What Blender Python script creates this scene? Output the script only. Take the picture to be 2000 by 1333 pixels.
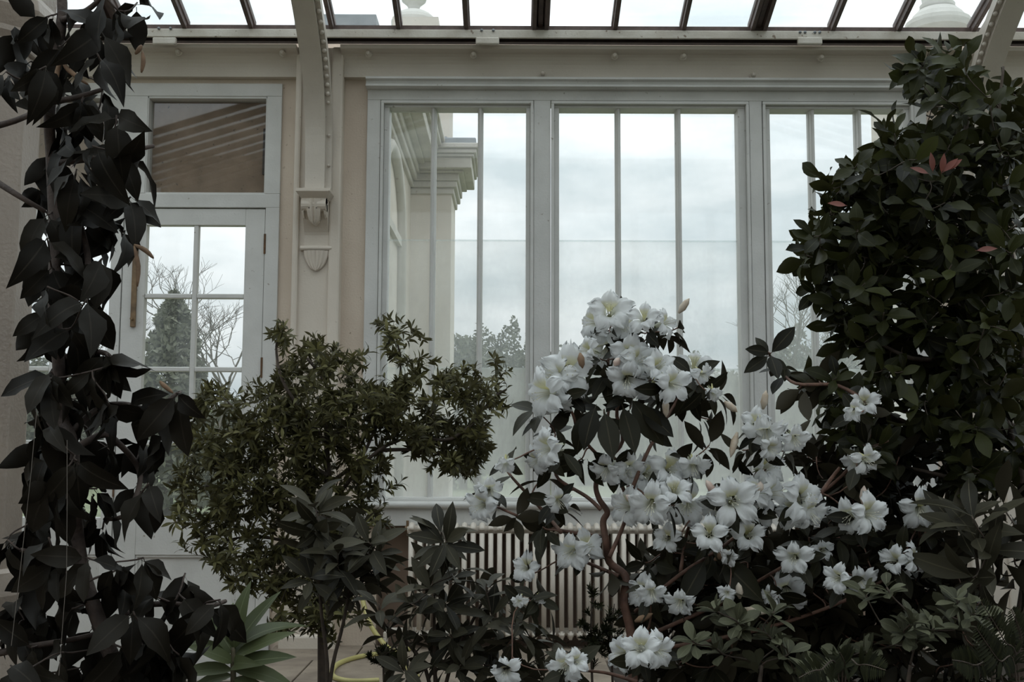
import bpy, math, random
import numpy as np
from mathutils import Vector, Matrix
R = math.radians
for o in list(bpy.data.objects): bpy.data.objects.remove(o)
sc = bpy.context.scene
COL = sc.collection
# ------------------------------------------------------------------ camera
F = 2200.0; CX = 1000.0; CY = 666.5; HC = 1.21
PITCH = R(5.7); ROLL = R(0.22)
cam_d = bpy.data.cameras.new('camera'); cam_d.sensor_width = 36; cam_d.lens = 36*F/2000; cam_d.clip_end = 500
cam = bpy.data.objects.new('camera', cam_d); COL.objects.link(cam)
CR = Matrix.Rotation(math.pi/2+PITCH, 3, 'X') @ Matrix.Rotation(ROLL, 3, 'Z')
cam.matrix_world = Matrix.Translation((0, 0, HC)) @ CR.to_4x4()
sc.camera = cam
# ------------------------------------------------------------------ view / sky
sc.view_settings.view_transform = 'Standard'; sc.view_settings.look = 'None'
sc.view_settings.gamma = 1; sc.view_settings.use_curve_mapping = False
sc.view_settings.exposure = 0.32
SKY_STRENGTH = 1.0
wd = bpy.data.worlds.new('overcast_sky'); sc.world = wd; wd.use_nodes = True
nt = wd.node_tree; nt.nodes.clear()
tc = nt.nodes.new('ShaderNodeTexCoord'); mp = nt.nodes.new('ShaderNodeMapping')
mp.inputs['Scale'].default_value = (1.0, 1.0, 3.4); mp.inputs['Location'].default_value = (0.35, 0.2, 0.15)
nz = nt.nodes.new('ShaderNodeTexNoise'); nz.inputs['Scale'].default_value = 4.2; nz.inputs['Detail'].default_value = 5
nz.inputs['Roughness'].default_value = 0.52
cr = nt.nodes.new('ShaderNodeValToRGB')
cr.color_ramp.elements[0].position = 0.38; cr.color_ramp.elements[0].color = (0.575, 0.64, 0.67, 1)
cr.color_ramp.elements[1].position = 0.64; cr.color_ramp.elements[1].color = (0.925, 0.945, 0.955, 1)
bg = nt.nodes.new('ShaderNodeBackground'); bg.inputs[1].default_value = SKY_STRENGTH
ow = nt.nodes.new('ShaderNodeOutputWorld')
nt.links.new(tc.outputs['Generated'], mp.inputs[0]); nt.links.new(mp.outputs[0], nz.inputs['Vector'])
nt.links.new(nz.outputs['Fac'], cr.inputs[0])
# overcast luminance: grows evenly from the horizon to about three times that at the zenith
sz = nt.nodes.new('ShaderNodeSeparateXYZ'); nt.links.new(tc.outputs['Generated'], sz.inputs[0])
lum = nt.nodes.new('ShaderNodeMapRange'); lum.inputs['From Min'].default_value = 0; lum.inputs['From Max'].default_value = 1
lum.inputs['To Min'].default_value = 0.68; lum.inputs['To Max'].default_value = 2.55; nt.links.new(sz.outputs[2], lum.inputs['Value'])
vm = nt.nodes.new('ShaderNodeVectorMath'); vm.operation = 'SCALE'
nt.links.new(cr.outputs[0], vm.inputs[0]); nt.links.new(lum.outputs[0], vm.inputs['Scale']); nt.links.new(vm.outputs[0], bg.inputs[0]); nt.links.new(bg.outputs[0], ow.inputs[0])

# ------------------------------------------------------------------ helpers
def W(px, py, Y):
    """point of the plane at distance Y that the photograph shows at pixel (px, py)"""
    d = CR @ Vector(((px-CX)/F, -(py-CY)/F, -1.0))
    return Vector((d.x*Y/d.y, Y, HC + d.z*Y/d.y))
def WX(px, py, Y): return W(px, py, Y).x
def WZ(px, py, Y): return W(px, py, Y).z

class MB:
    def __init__(s): s.v = []; s.f = []; s.uv = None
    def box(s, x0, x1, y0, y1, z0, z1):
        b = len(s.v)
        s.v += [(x0,y0,z0),(x1,y0,z0),(x1,y1,z0),(x0,y1,z0),(x0,y0,z1),(x1,y0,z1),(x1,y1,z1),(x0,y1,z1)]
        s.f += [tuple(b+i for i in q) for q in ((0,3,2,1),(4,5,6,7),(0,1,5,4),(1,2,6,5),(2,3,7,6),(3,0,4,7))]
        return s
    def prism(s, prof, axis, a, b):
        """closed profile of 2D points swept from a to b along an axis"""
        n = len(prof); o = len(s.v)
        for t in (a, b):
            for (p, q) in prof:
                s.v.append((t,p,q) if axis == 'x' else (p,t,q) if axis == 'y' else (p,q,t))
        for i in range(n):
            j = (i+1) % n; s.f.append((o+i, o+j, o+n+j, o+n+i))
        s.f.append(tuple(o+i for i in range(n))[::-1]); s.f.append(tuple(o+n+i for i in range(n)))
        return s
    def tube(s, pts, rad, n=6):
        pts = [Vector(p) for p in pts]; o = len(s.v)
        if not hasattr(rad, '__len__'): rad = [rad]*len(pts)
        u = None
        for i, p in enumerate(pts):
            d = (pts[min(i+1, len(pts)-1)] - pts[max(i-1, 0)])
            d = d.normalized() if d.length > 1e-9 else Vector((0,0,1))
            if u is None: u = d.orthogonal().normalized()
            u = (u - d*u.dot(d)); u = u.normalized() if u.length > 1e-6 else d.orthogonal().normalized()
            w = d.cross(u)
            for k in range(n):
                a = 2*math.pi*k/n; s.v.append(tuple(p + (u*math.cos(a)+w*math.sin(a))*rad[i]))
        for i in range(len(pts)-1):
            for k in range(n):
                a = o+i*n+k; b = o+i*n+(k+1) % n; s.f.append((a, b, b+n, a+n))
        s.f.append(tuple(o+k for k in range(n))[::-1]); e = o+(len(pts)-1)*n; s.f.append(tuple(e+k for k in range(n)))
        return s
    def lathe(s, prof, c=(0,0,0), n=20, a0=0.0):
        o = len(s.v)
        for (r, z) in prof:
            for k in range(n):
                a = a0+2*math.pi*k/n; s.v.append((c[0]+r*math.cos(a), c[1]+r*math.sin(a), c[2]+z))
        for i in range(len(prof)-1):
            for k in range(n):
                a = o+i*n+k; b = o+i*n+(k+1) % n; s.f.append((a, b, b+n, a+n))
        s.f.append(tuple(o+k for k in range(n))[::-1]); e = o+(len(prof)-1)*n; s.f.append(tuple(e+k for k in range(n)))
        return s
    def ball(s, c, r, n=8, m=6, sx=1, sy=1, sz=1):
        o = len(s.v)
        for i in range(m+1):
            th = math.pi*i/m
            for k in range(n):
                a = 2*math.pi*k/n
                s.v.append((c[0]+r*sx*math.sin(th)*math.cos(a), c[1]+r*sy*math.sin(th)*math.sin(a), c[2]+r*sz*math.cos(th)))
        for i in range(m):
            for k in range(n):
                a = o+i*n+k; b = o+i*n+(k+1) % n; s.f.append((a, a+n, b+n, b))
        return s
    def mesh(s, name, mat, smooth=False):
        me = bpy.data.meshes.new(name); me.from_pydata(s.v, [], s.f)
        if smooth: me.polygons.foreach_set('use_smooth', [True]*len(me.polygons))
        if mat: me.materials.append(M[mat])
        me.update(); return me
    def build(s, name, mat, parent=None, smooth=False, bevel=0, loc=None):
        o = bpy.data.objects.new(name, s.mesh(name, mat, smooth)); COL.objects.link(o)
        if parent is not None:
            o.parent = parent; o.location = -parent_origin(parent)
        if bevel:
            m = o.modifiers.new('bevel', 'BEVEL'); m.width = bevel; m.segments = 2; m.limit_method = 'ANGLE'
        return o
ORIG = {}
def parent_origin(p):
    """world position of a parent made here (parents are never rotated)"""
    v = Vector((0,0,0)); q = p
    while q is not None:
        v += Vector(q.location); q = q.parent
    return v
def empty(name, loc, label=None, cat=None, group=None, kind=None):
    o = bpy.data.objects.new(name, None); COL.objects.link(o); o.location = loc; o.empty_display_size = 0.1
    return tag(o, label, cat, group, kind)
def tag(o, label=None, cat=None, group=None, kind=None):
    if label: o['label'] = label
    if cat: o['category'] = cat
    if group: o['group'] = group
    if kind: o['kind'] = kind
    return o
def link(name, me, parent, mat4):
    """object sharing mesh data, at a world matrix, under a parent"""
    o = bpy.data.objects.new(name, me); COL.objects.link(o); o.parent = parent
    o.matrix_local = Matrix.Translation(-parent_origin(parent)) @ mat4
    return o

# ------------------------------------------------------------------ materials
M = {}
def new_mat(name):
    m = bpy.data.materials.new(name); m.use_nodes = True; n = m.node_tree; n.nodes.clear()
    out = n.nodes.new('ShaderNodeOutputMaterial'); M[name] = m
    return m, n, out
def paint(name, col, col2=None, rough=0.55, scale=6, spots=None, bump=0.02, detail=6, spot_thr=0.68, stretch=(1,1,1)):
    m, n, out = new_mat(name)
    b = n.nodes.new('ShaderNodeBsdfPrincipled'); b.inputs['Roughness'].default_value = rough
    t = n.nodes.new('ShaderNodeTexCoord'); g = n.nodes.new('ShaderNodeNewGeometry')
    mpn = n.nodes.new('ShaderNodeMapping'); mpn.inputs['Scale'].default_value = stretch
    n.links.new(g.outputs['Position'], mpn.inputs[0])
    x = n.nodes.new('ShaderNodeTexNoise'); x.inputs['Scale'].default_value = scale; x.inputs['Detail'].default_value = detail
    n.links.new(mpn.outputs[0], x.inputs['Vector'])
    r = n.nodes.new('ShaderNodeValToRGB'); r.color_ramp.elements[0].position = 0.35; r.color_ramp.elements[1].position = 0.65
    c2 = col2 or tuple(c*0.86 for c in col)
    r.color_ramp.elements[0].color = (*c2, 1); r.color_ramp.elements[1].color = (*col, 1)
    n.links.new(x.outputs['Fac'], r.inputs[0]); last = r.outputs[0]
    if spots:
        y = n.nodes.new('ShaderNodeTexNoise'); y.inputs['Scale'].default_value = 38; y.inputs['Detail'].default_value = 3
        n.links.new(g.outputs['Position'], y.inputs['Vector'])
        rr = n.nodes.new('ShaderNodeValToRGB'); rr.color_ramp.elements[0].position = spot_thr; rr.color_ramp.elements[1].position = spot_thr+0.07
        n.links.new(y.outputs['Fac'], rr.inputs[0])
        mx = n.nodes.new('ShaderNodeMix'); mx.data_type = 'RGBA'; mx.inputs['B'].default_value = (*spots, 1)
        n.links.new(rr.outputs[0], mx.inputs['Factor']); n.links.new(last, mx.inputs['A']); last = mx.outputs['Result']
    n.links.new(last, b.inputs['Base Color'])
    if bump:
        z = n.nodes.new('ShaderNodeTexNoise'); z.inputs['Scale'].default_value = 90; z.inputs['Detail'].default_value = 4
        n.links.new(g.outputs['Position'], z.inputs['Vector'])
        bp = n.nodes.new('ShaderNodeBump'); bp.inputs['Strength'].default_value = bump*6; bp.inputs['Distance'].default_value = 0.01
        n.links.new(z.outputs['Fac'], bp.inputs['Height']); n.links.new(bp.outputs[0], b.inputs['Normal'])
    n.links.new(b.outputs[0], out.inputs[0]); return m
paint('white_paint', (0.65, 0.645, 0.625), (0.57, 0.565, 0.545), 0.45, 5, (0.33, 0.30, 0.26), spot_thr=0.70)
paint('cream_wall', (0.66, 0.565, 0.47), (0.575, 0.48, 0.395), 0.7, 2.5, (0.36, 0.29, 0.22), bump=0.04, spot_thr=0.69)
paint('pilaster_paint', (0.68, 0.61, 0.53), (0.61, 0.545, 0.47), 0.55, 3, (0.40, 0.33, 0.27), spot_thr=0.72)
paint('beam_paint', (0.63, 0.575, 0.505), (0.575, 0.52, 0.455), 0.5, 3, (0.42, 0.36, 0.30), spot_thr=0.73)
paint('rail_paint', (0.68, 0.645, 0.585), (0.55, 0.505, 0.44), 0.5, 8, (0.25, 0.19, 0.14), spot_thr=0.66)
paint('dark_bar', (0.13, 0.09, 0.08), (0.08, 0.056, 0.05), 0.55, 20, (0.20, 0.17, 0.15), spot_thr=0.66)
paint('near_black', (0.05, 0.038, 0.034), (0.03, 0.024, 0.022), 0.7, 15)
paint('iron_paint', (0.60, 0.545, 0.48), (0.52, 0.47, 0.41), 0.45, 4, (0.32, 0.26, 0.21), spot_thr=0.71)
paint('radiator_paint', (0.70, 0.645, 0.57), (0.62, 0.56, 0.49), 0.42, 9, (0.36, 0.31, 0.26), spot_thr=0.70)
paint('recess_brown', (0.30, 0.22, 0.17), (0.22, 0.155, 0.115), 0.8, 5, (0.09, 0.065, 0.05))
paint('blind_brown', (0.36, 0.245, 0.175), (0.27, 0.18, 0.125), 0.8, 9, (0.07, 0.05, 0.04), spot_thr=0.66)
paint('paving', (0.30, 0.245, 0.19), (0.20, 0.16, 0.125), 0.8, 7, (0.10, 0.08, 0.06))
paint('soil', (0.045, 0.034, 0.026), (0.025, 0.02, 0.015), 0.95, 30)
paint('house_brick', (0.22, 0.16, 0.125), (0.14, 0.10, 0.08), 0.85, 5)
paint('stucco', (0.66, 0.60, 0.53), (0.57, 0.515, 0.45), 0.75, 2.2, (0.45, 0.41, 0.36), spot_thr=0.70)
paint('stucco_trim', (0.58, 0.55, 0.50), (0.47, 0.44, 0.395), 0.75, 4, (0.35, 0.31, 0.27), spot_thr=0.66)
paint('lead', (0.24, 0.26, 0.28), (0.18, 0.20, 0.215), 0.6, 6)
paint('urn_stone', (0.66, 0.64, 0.60), (0.56, 0.54, 0.50), 0.75, 5)
paint('column_paint_backlit', (0.36, 0.30, 0.25), (0.29, 0.24, 0.20), 0.32, 4, (0.27, 0.21, 0.16), spot_thr=0.70, bump=0.03)  # backlit shade of the column put into a darker base colour
paint('brass', (0.22, 0.14, 0.07), (0.12, 0.075, 0.04), 0.45, 20)
paint('rust', (0.16, 0.085, 0.04), (0.08, 0.045, 0.025), 0.8, 40)
paint('hose_yellow', (0.55, 0.50, 0.20), (0.45, 0.40, 0.16), 0.4, 12, bump=0)
paint('string', (0.16, 0.14, 0.12), None, 0.8, 12, bump=0)
paint('lawn_green', (0.17, 0.19, 0.10), (0.125, 0.145, 0.075), 0.9, 0.6)
paint('bark_far', (0.12, 0.105, 0.085), (0.08, 0.07, 0.055), 0.9, 4, bump=0)
paint('bark_vine', (0.075, 0.052, 0.042), (0.045, 0.032, 0.027), 0.75, 40, bump=0.06)
paint('bark_red', (0.17, 0.088, 0.06), (0.095, 0.05, 0.036), 0.7, 30, bump=0.05)
paint('bark_brown', (0.085, 0.062, 0.046), (0.05, 0.037, 0.028), 0.8, 30, bump=0.05)
paint('twig_green', (0.11, 0.10, 0.055), (0.08, 0.065, 0.04), 0.7, 30, bump=0)
paint('withered', (0.24, 0.15, 0.09), (0.14, 0.085, 0.05), 0.8, 30, bump=0)
paint('stamen', (0.62, 0.60, 0.48), None, 0.6, 30, bump=0)

def leaf_mat(name, dark, light, rough=0.35, trans=0.15, rib=None, back=None, spec=0.5):
    m, n, out = new_mat(name)
    b = n.nodes.new('ShaderNodeBsdfPrincipled'); b.inputs['Roughness'].default_value = rough
    b.inputs['Specular IOR Level'].default_value = spec
    oi = n.nodes.new('ShaderNodeObjectInfo'); g = n.nodes.new('ShaderNodeNewGeometry')
    add = n.nodes.new('ShaderNodeMath'); add.operation = 'ADD'; fr = n.nodes.new('ShaderNodeMath'); fr.operation = 'FRACT'
    n.links.new(oi.outputs['Random'], add.inputs[0]); n.links.new(g.outputs['Random Per Island'], add.inputs[1]); n.links.new(add.outputs[0], fr.inputs[0])
    mx = n.nodes.new('ShaderNodeMix'); mx.data_type = 'RGBA'; mx.inputs['A'].default_value = (*dark, 1); mx.inputs['B'].default_value = (*light, 1)
    n.links.new(fr.outputs[0], mx.inputs['Factor']); last = mx.outputs['Result']
    if rib:
        uv = n.nodes.new('ShaderNodeUVMap'); sx = n.nodes.new('ShaderNodeSeparateXYZ'); n.links.new(uv.outputs[0], sx.inputs[0])
        s1 = n.nodes.new('ShaderNodeMath'); s1.operation = 'SUBTRACT'; s1.inputs[1].default_value = 0.5; n.links.new(sx.outputs[0], s1.inputs[0])
        ab = n.nodes.new('ShaderNodeMath'); ab.operation = 'ABSOLUTE'; n.links.new(s1.outputs[0], ab.inputs[0])
        lt = n.nodes.new('ShaderNodeMath'); lt.operation = 'LESS_THAN'; lt.inputs[1].default_value = 0.03; n.links.new(ab.outputs[0], lt.inputs[0])
        m2 = n.nodes.new('ShaderNodeMix'); m2.data_type = 'RGBA'; m2.inputs['B'].default_value = (*rib, 1)
        n.links.new(lt.outputs[0], m2.inputs['Factor']); n.links.new(last, m2.inputs['A']); last = m2.outputs['Result']
    if back:
        m3 = n.nodes.new('ShaderNodeMix'); m3.data_type = 'RGBA'; m3.inputs['B'].default_value = (*back, 1)
        n.links.new(g.outputs['Backfacing'], m3.inputs['Factor']); n.links.new(last, m3.inputs['A']); last = m3.outputs['Result']
    n.links.new(last, b.inputs['Base Color'])
    tr = n.nodes.new('ShaderNodeBsdfTranslucent'); n.links.new(last, tr.inputs[0])
    ms = n.nodes.new('ShaderNodeMixShader'); ms.inputs[0].default_value = trans
    n.links.new(b.outputs[0], ms.inputs[1]); n.links.new(tr.outputs[0], ms.inputs[2]); n.links.new(ms.outputs[0], out.inputs[0])
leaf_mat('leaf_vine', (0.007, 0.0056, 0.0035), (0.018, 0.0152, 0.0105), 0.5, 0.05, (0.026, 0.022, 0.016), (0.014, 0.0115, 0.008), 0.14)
leaf_mat('leaf_shrub', (0.028, 0.026, 0.010), (0.165, 0.155, 0.060), 0.5, 0.28, None, (0.09, 0.083, 0.038), 0.22)
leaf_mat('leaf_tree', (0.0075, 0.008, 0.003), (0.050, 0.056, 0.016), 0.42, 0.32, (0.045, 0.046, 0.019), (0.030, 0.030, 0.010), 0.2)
leaf_mat('leaf_red', (0.22, 0.06, 0.04), (0.16, 0.05, 0.035), 0.4, 0.3)
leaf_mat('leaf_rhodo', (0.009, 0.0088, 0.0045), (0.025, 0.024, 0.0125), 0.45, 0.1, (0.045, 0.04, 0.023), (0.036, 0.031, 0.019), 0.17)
leaf_mat('leaf_narrow', (0.016, 0.0147, 0.0085), (0.068, 0.063, 0.041), 0.48, 0.1, (0.085, 0.077, 0.05), (0.058, 0.052, 0.034), 0.17)
leaf_mat('leaf_pale', (0.040, 0.042, 0.023), (0.120, 0.123, 0.077), 0.5, 0.15, (0.13, 0.134, 0.082), (0.09, 0.092, 0.058), 0.18)
leaf_mat('leaf_strap', (0.055, 0.070, 0.028), (0.105, 0.125, 0.055), 0.45, 0.25, (0.13, 0.15, 0.075), (0.26, 0.26, 0.21), 0.3)
leaf_mat('leaf_fern', (0.008, 0.009, 0.0035), (0.022, 0.024, 0.009), 0.6, 0.2, None, None, 0.1)
leaf_mat('leaf_far', (0.10, 0.105, 0.075), (0.17, 0.175, 0.125), 0.8, 0.2)
leaf_mat('leaf_bud', (0.20, 0.22, 0.11), (0.26, 0.27, 0.14), 0.5, 0.2)
def petal_mat(name, blotch):
    m, n, out = new_mat(name)
    d = n.nodes.new('ShaderNodeBsdfPrincipled'); d.inputs['Roughness'].default_value = 0.6; d.inputs['Specular IOR Level'].default_value = 0.25
    tr = n.nodes.new('ShaderNodeBsdfTranslucent')
    uv = n.nodes.new('ShaderNodeUVMap'); sx = n.nodes.new('ShaderNodeSeparateXYZ'); n.links.new(uv.outputs[0], sx.inputs[0])
    r = n.nodes.new('ShaderNodeValToRGB'); e = r.color_ramp.elements
    W0 = (0.84, 0.855, 0.86, 1)
    if blotch:
        e[0].position = 0.30; e[0].color = (0.64, 0.61, 0.32, 1); e[1].position = 0.66; e[1].color = W0
        q = e.new(0.50); q.color = (0.77, 0.755, 0.56, 1)
    else:
        e[0].position = 0.15; e[0].color = (0.68, 0.69, 0.58, 1); e[1].position = 0.5; e[1].color = W0
    n.links.new(sx.outputs[1], r.inputs[0])
    n.links.new(r.outputs[0], d.inputs['Base Color']); n.links.new(r.outputs[0], tr.inputs[0])
    ms = n.nodes.new('ShaderNodeMixShader'); ms.inputs[0].default_value = 0.42
    n.links.new(d.outputs[0], ms.inputs[1]); n.links.new(tr.outputs[0], ms.inputs[2]); n.links.new(ms.outputs[0], out.inputs[0])
petal_mat('petal_plain', False); petal_mat('petal_blotch', True)
paint('petal_bud', (0.58, 0.42, 0.36), (0.66, 0.58, 0.50), 0.6, 30, bump=0)
paint('petal_wilt', (0.56, 0.50, 0.42), (0.42, 0.33, 0.24), 0.7, 40, bump=0)
def glass(name, mist0, mist1, scale=3.0, col=(0.86, 0.90, 0.90), refl=0.9, streak=1.6):
    """clear pane with a thin film of mist and dirt (patchy), also standing for outdoor haze, and fresnel reflection"""
    m, n, out = new_mat(name)
    tp = n.nodes.new('ShaderNodeBsdfTransparent'); tp.inputs[0].default_value = (0.95, 0.97, 0.97, 1)
    df = n.nodes.new('ShaderNodeBsdfDiffuse'); df.inputs[0].default_value = (*col, 1)
    tl = n.nodes.new('ShaderNodeBsdfTranslucent'); tl.inputs[0].default_value = (*col, 1)
    mm = n.nodes.new('ShaderNodeMixShader'); mm.inputs[0].default_value = 0.75
    n.links.new(df.outputs[0], mm.inputs[1]); n.links.new(tl.outputs[0], mm.inputs[2])
    g = n.nodes.new('ShaderNodeNewGeometry'); mpn = n.nodes.new('ShaderNodeMapping'); mpn.inputs['Scale'].default_value = (streak, 1, 1.0)
    n.links.new(g.outputs['Position'], mpn.inputs[0])
    x = n.nodes.new('ShaderNodeTexNoise'); x.inputs['Scale'].default_value = scale; x.inputs['Detail'].default_value = 8; x.inputs['Roughness'].default_value = 0.65
    n.links.new(mpn.outputs[0], x.inputs['Vector'])
    mr = n.nodes.new('ShaderNodeMapRange'); mr.inputs['From Min'].default_value = 0.3; mr.inputs['From Max'].default_value = 0.7
    mr.inputs['To Min'].default_value = mist0; mr.inputs['To Max'].default_value = mist1
    n.links.new(x.outputs['Fac'], mr.inputs['Value'])
    m1 = n.nodes.new('ShaderNodeMixShader'); n.links.new(mr.outputs[0], m1.inputs[0]); n.links.new(tp.outputs[0], m1.inputs[1]); n.links.new(mm.outputs[0], m1.inputs[2])
    gl = n.nodes.new('ShaderNodeBsdfGlossy'); gl.inputs['Roughness'].default_value = 0.02
    fz = n.nodes.new('ShaderNodeFresnel')          # the same outer reflectance on both faces of the sheet
    io = n.nodes.new('ShaderNodeMapRange'); io.inputs['To Min'].default_value = 1.5; io.inputs['To Max'].default_value = 1/1.5
    n.links.new(g.outputs['Backfacing'], io.inputs['Value']); n.links.new(io.outputs[0], fz.inputs[0])
    mu = n.nodes.new('ShaderNodeMath'); mu.operation = 'MULTIPLY'; mu.inputs[1].default_value = refl; n.links.new(fz.outputs[0], mu.inputs[0])
    m2 = n.nodes.new('ShaderNodeMixShader'); n.links.new(mu.outputs[0], m2.inputs[0]); n.links.new(m1.outputs[0], m2.inputs[1]); n.links.new(gl.outputs[0], m2.inputs[2])
    n.links.new(m2.outputs[0], out.inputs[0])
glass('glass_upper', 0.04, 0.09)
glass('glass_middle', 0.13, 0.24)  # film thickened beyond real mist to veil the park like haze
glass('glass_misted', 0.30, 0.45, streak=3.0, col=(0.93, 0.95, 0.94))
glass('glass_door', 0.02, 0.06)
glass('glass_transom', 0.00, 0.03, refl=1.4)
glass('glass_roof', 0.02, 0.07)

# ================================================================== STRUCTURE
YW = 6.10                      # inner wall plane
def X(px, py=500, Y=YW): return WX(px, py, Y)
def Z(py, px=1000, Y=YW): return WZ(px, py, Y)
XL, XR = -4.2, 4.4
PAVE = Z(1262, 740)            # raised paving in front of the radiator wall
z_beam0, z_beam1 = Z(157, 800), Z(87, 800, 5.955)
z_sill = Z(987, 1100)
z_door_top = Z(407, 400); z_tr0 = Z(380, 400); z_tr1 = Z(190, 400); z_frame_top = Z(165, 400)
z_win_top = Z(180, 1200); z_glass_top = Z(212, 1200); z_glass_bot = Z(973, 1100); z_win_bot = Z(983, 1100)
xd0, xd1, xdm = X(-36), X(518), X(241)           # door opening and meeting line
xw0, xw1 = X(714), X(1815)                       # window opening
xdR0 = 2*X(1263) - xd1                           # the door bay is repeated on the right

m = MB(); m.box(XL, XR, -1.6, 6.26, -0.06, 0.0); fl = m.build('floor', 'paving'); tag(fl, kind='structure')
# stone slabs of the raised paving (each slab a piece)
pv = MB().box(X(555), XR, 3.9, 6.28, 0.0, PAVE-0.02).build('floor_raised', 'soil'); tag(pv, kind='structure')
random.seed(4)
yy = 6.1
for r_i, dep in enumerate((0.42, 0.55)):
    x = X(556) - (0.3 if r_i else 0)
    while x < X(1080):
        w_ = random.uniform(0.42, 0.62); xa = max(x, X(556))
        if x + w_ - xa > 0.08:
            MB().box(xa+0.004, x+w_-0.004, yy-dep+0.004, yy-0.002, PAVE-0.02, PAVE+random.uniform(0, 0.006)).build('paving_slab', 'paving', pv, bevel=0.004)
        x += w_
    yy -= dep
m = MB(); m.box(X(560), XR, 3.75, 3.9, 0.0, 0.22); tag(m.build('trim_1', 'paving', bevel=0.01), kind='structure')
m = MB(); m.box(-1.25, XR-0.1, 1.2, 3.75, 0.0, 0.165); tag(m.build('soil_bed', 'soil'), 'dark bare soil of the planting bed', 'soil', kind='stuff')

# back wall with openings
wb = empty('wall_back', (0, YW, 0), kind='structure')
yo = YW + 0.16
def wall_piece(x0, x1, z0, z1, mat='cream_wall', y0=YW, y1=None):
    return MB().box(x0, x1, y0, y1 or yo, z0, z1).build('wall_panel', mat, wb)
z_top = Z(60, 1000)
xf1 = X(545)                                       # outer edge of the door frame
xfL = 2*xdm - xf1
wall_piece(XL, xfL, 0, z_top); wall_piece(xf1, xw0, 0, z_top)
wall_piece(xfL, xf1, z_frame_top, z_top)
wall_piece(xw0, xw1, z_win_top, z_top)
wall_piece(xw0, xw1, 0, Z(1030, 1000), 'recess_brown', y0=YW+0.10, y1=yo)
wall_piece(xw0, X(745), 0, Z(1030, 1000)); wall_piece(X(1783), xw1, 0, Z(1030, 1000))
xfR0 = 2*X(1263) - xf1
wall_piece(xw1, xfR0, 0, z_top); wall_piece(xfR0, XR, z_frame_top, z_top); wall_piece(xfR0+1.68, XR, 0, z_frame_top)
# apron + sill under the window
MB().box(xw0, xw1, YW-0.045, YW+0.16, Z(1028, 1000), Z(992, 1000)).build('apron', 'white_paint', wb, bevel=0.004)
sl = MB(); prof = [(YW+0.16, z_sill-0.018), (YW-0.05, z_sill-0.018)]
for k in range(9):
    a = -math.pi/2 - math.pi*k/8; prof.append((YW-0.06+0.018*math.cos(a), z_sill+0.018*math.sin(a)))
prof += [(YW+0.16, z_sill+0.018)]
sl.prism(prof, 'x', X(672), xw1+0.09); tag(sl.build('trim_2', 'white_paint', smooth=False), kind='structure')
MB().box(X(672), xw1+0.09, YW-0.025, YW-0.002, z_sill-0.045, z_sill-0.018).build('sill_bed_mould', 'white_paint', bpy.data.objects['trim_2'])
# unseen walls behind and beside the camera, glazing invented to brighten the room
HP = 1.9                        # solid lower part of the unseen walls, raised to dim the low light
def unseen_glazed_wall(name, axis, at_, a0, a1, ztop):
    r = empty(name, (at_, 2.3, 0) if axis == 'y' else (0, at_, 0), kind='structure')
    def bx_(nm, u0, u1, z0, z1, t, mat, z1b=None):
        if axis == 'x': MB().box(u0, u1, at_-t, at_+t, z0, z1).build(nm, mat, r)
        else: MB().prism([(u0, z0), (u1, z0), (u1, z1b if z1b is not None else z1), (u0, z1)], 'x', at_-t, at_+t).build(nm, mat, r)
    bx_('plinth_wall', a0, a1, 0, HP, 0.1, 'house_brick')
    if axis == 'x': bx_('header_wall', a0, a1, 4.25, ztop, 0.1, 'house_brick')
    n = int((a1-a0)/0.95); du = (a1-a0)/n
    top = (lambda u: 4.25) if axis == 'x' else (lambda u: (rz(u)-0.02 if u > 1.0 else 4.9))
    for i in range(n+1):
        u = a0+du*i; w = 0.045
        if axis == 'x': MB().box(u-w, u+w, at_-0.06, at_+0.06, HP, top(u)).build('post', 'white_paint', r)
        else: MB().box(at_-0.06, at_+0.06, u-w, u+w, HP, top(min(u, 5.9))).build('post', 'white_paint', r)
        if i < n: bx_('pane', u+w, u+du-w, HP, top(min(u, 5.9)), 0.003, 'glass_upper', top(min(u+du, 5.9)))
def rz(Y): return ZE + (YE-Y)*SL
SL = math.tan(R(17.7)); YE = 5.93; ZE = Z(50, 1000, YE)
unseen_glazed_wall('wall_front_unseen', 'x', -1.6, XL, XR, 4.9)
unseen_glazed_wall('wall_left_unseen', 'y', XL-0.05, -1.6, 6.2, 5); unseen_glazed_wall('wall_right_unseen', 'y', XR+0.05, -1.6, 6.2, 5)

# ---- beam under the eaves, with bolts
bm_ = empty('trim_3', (0, 5.98, z_beam0), kind='structure')
def beam(x0, x1):
    p = [(YW, z_beam0), (YW-0.05, z_beam0), (YW-0.05, z_beam1-0.10)]
    for k in range(6):
        a = math.pi*(k/10.0); p.append((YW-0.05-0.06*(1-math.cos(a)), z_beam1-0.10+0.07*math.sin(a)))
    p += [(YW-0.145, z_beam1-0.022), (YW-0.145, z_beam1), (YW, z_beam1)]
    MB().prism(p, 'x', x0, x1).build('beam', 'beam_paint', bm_)
XP0, XP1 = X(580, 300), X(672, 300)             # pilaster
XQ0 = X(1858, 300); XQ1 = XQ0 + (XP1-XP0)
beam(XL, XP0+0.01); beam(XP1-0.01, XQ0+0.01); beam(XQ1-0.01, XR)
def bolt(px, py, Y=YW-0.05):
    p = W(px, py, Y); mb = MB()
    prof = [(0.019, 0), (0.019, 0.010), (0.014, 0.012), (0.014, 0.032), (0.009, 0.04), (0.001, 0.042)]
    o0 = len(mb.v); mb.lathe(prof, n=8)
    mb.v = [(p.x+v[0], p.y-v[2], p.z+v[1]) for v in mb.v]
    mb.build('bolt', 'beam_paint', bm_)
for px in (350, 553, 720, 925, 1200, 1334, 1602): bolt(px, 104+(px-350)*0.009, YW-0.098)
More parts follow.
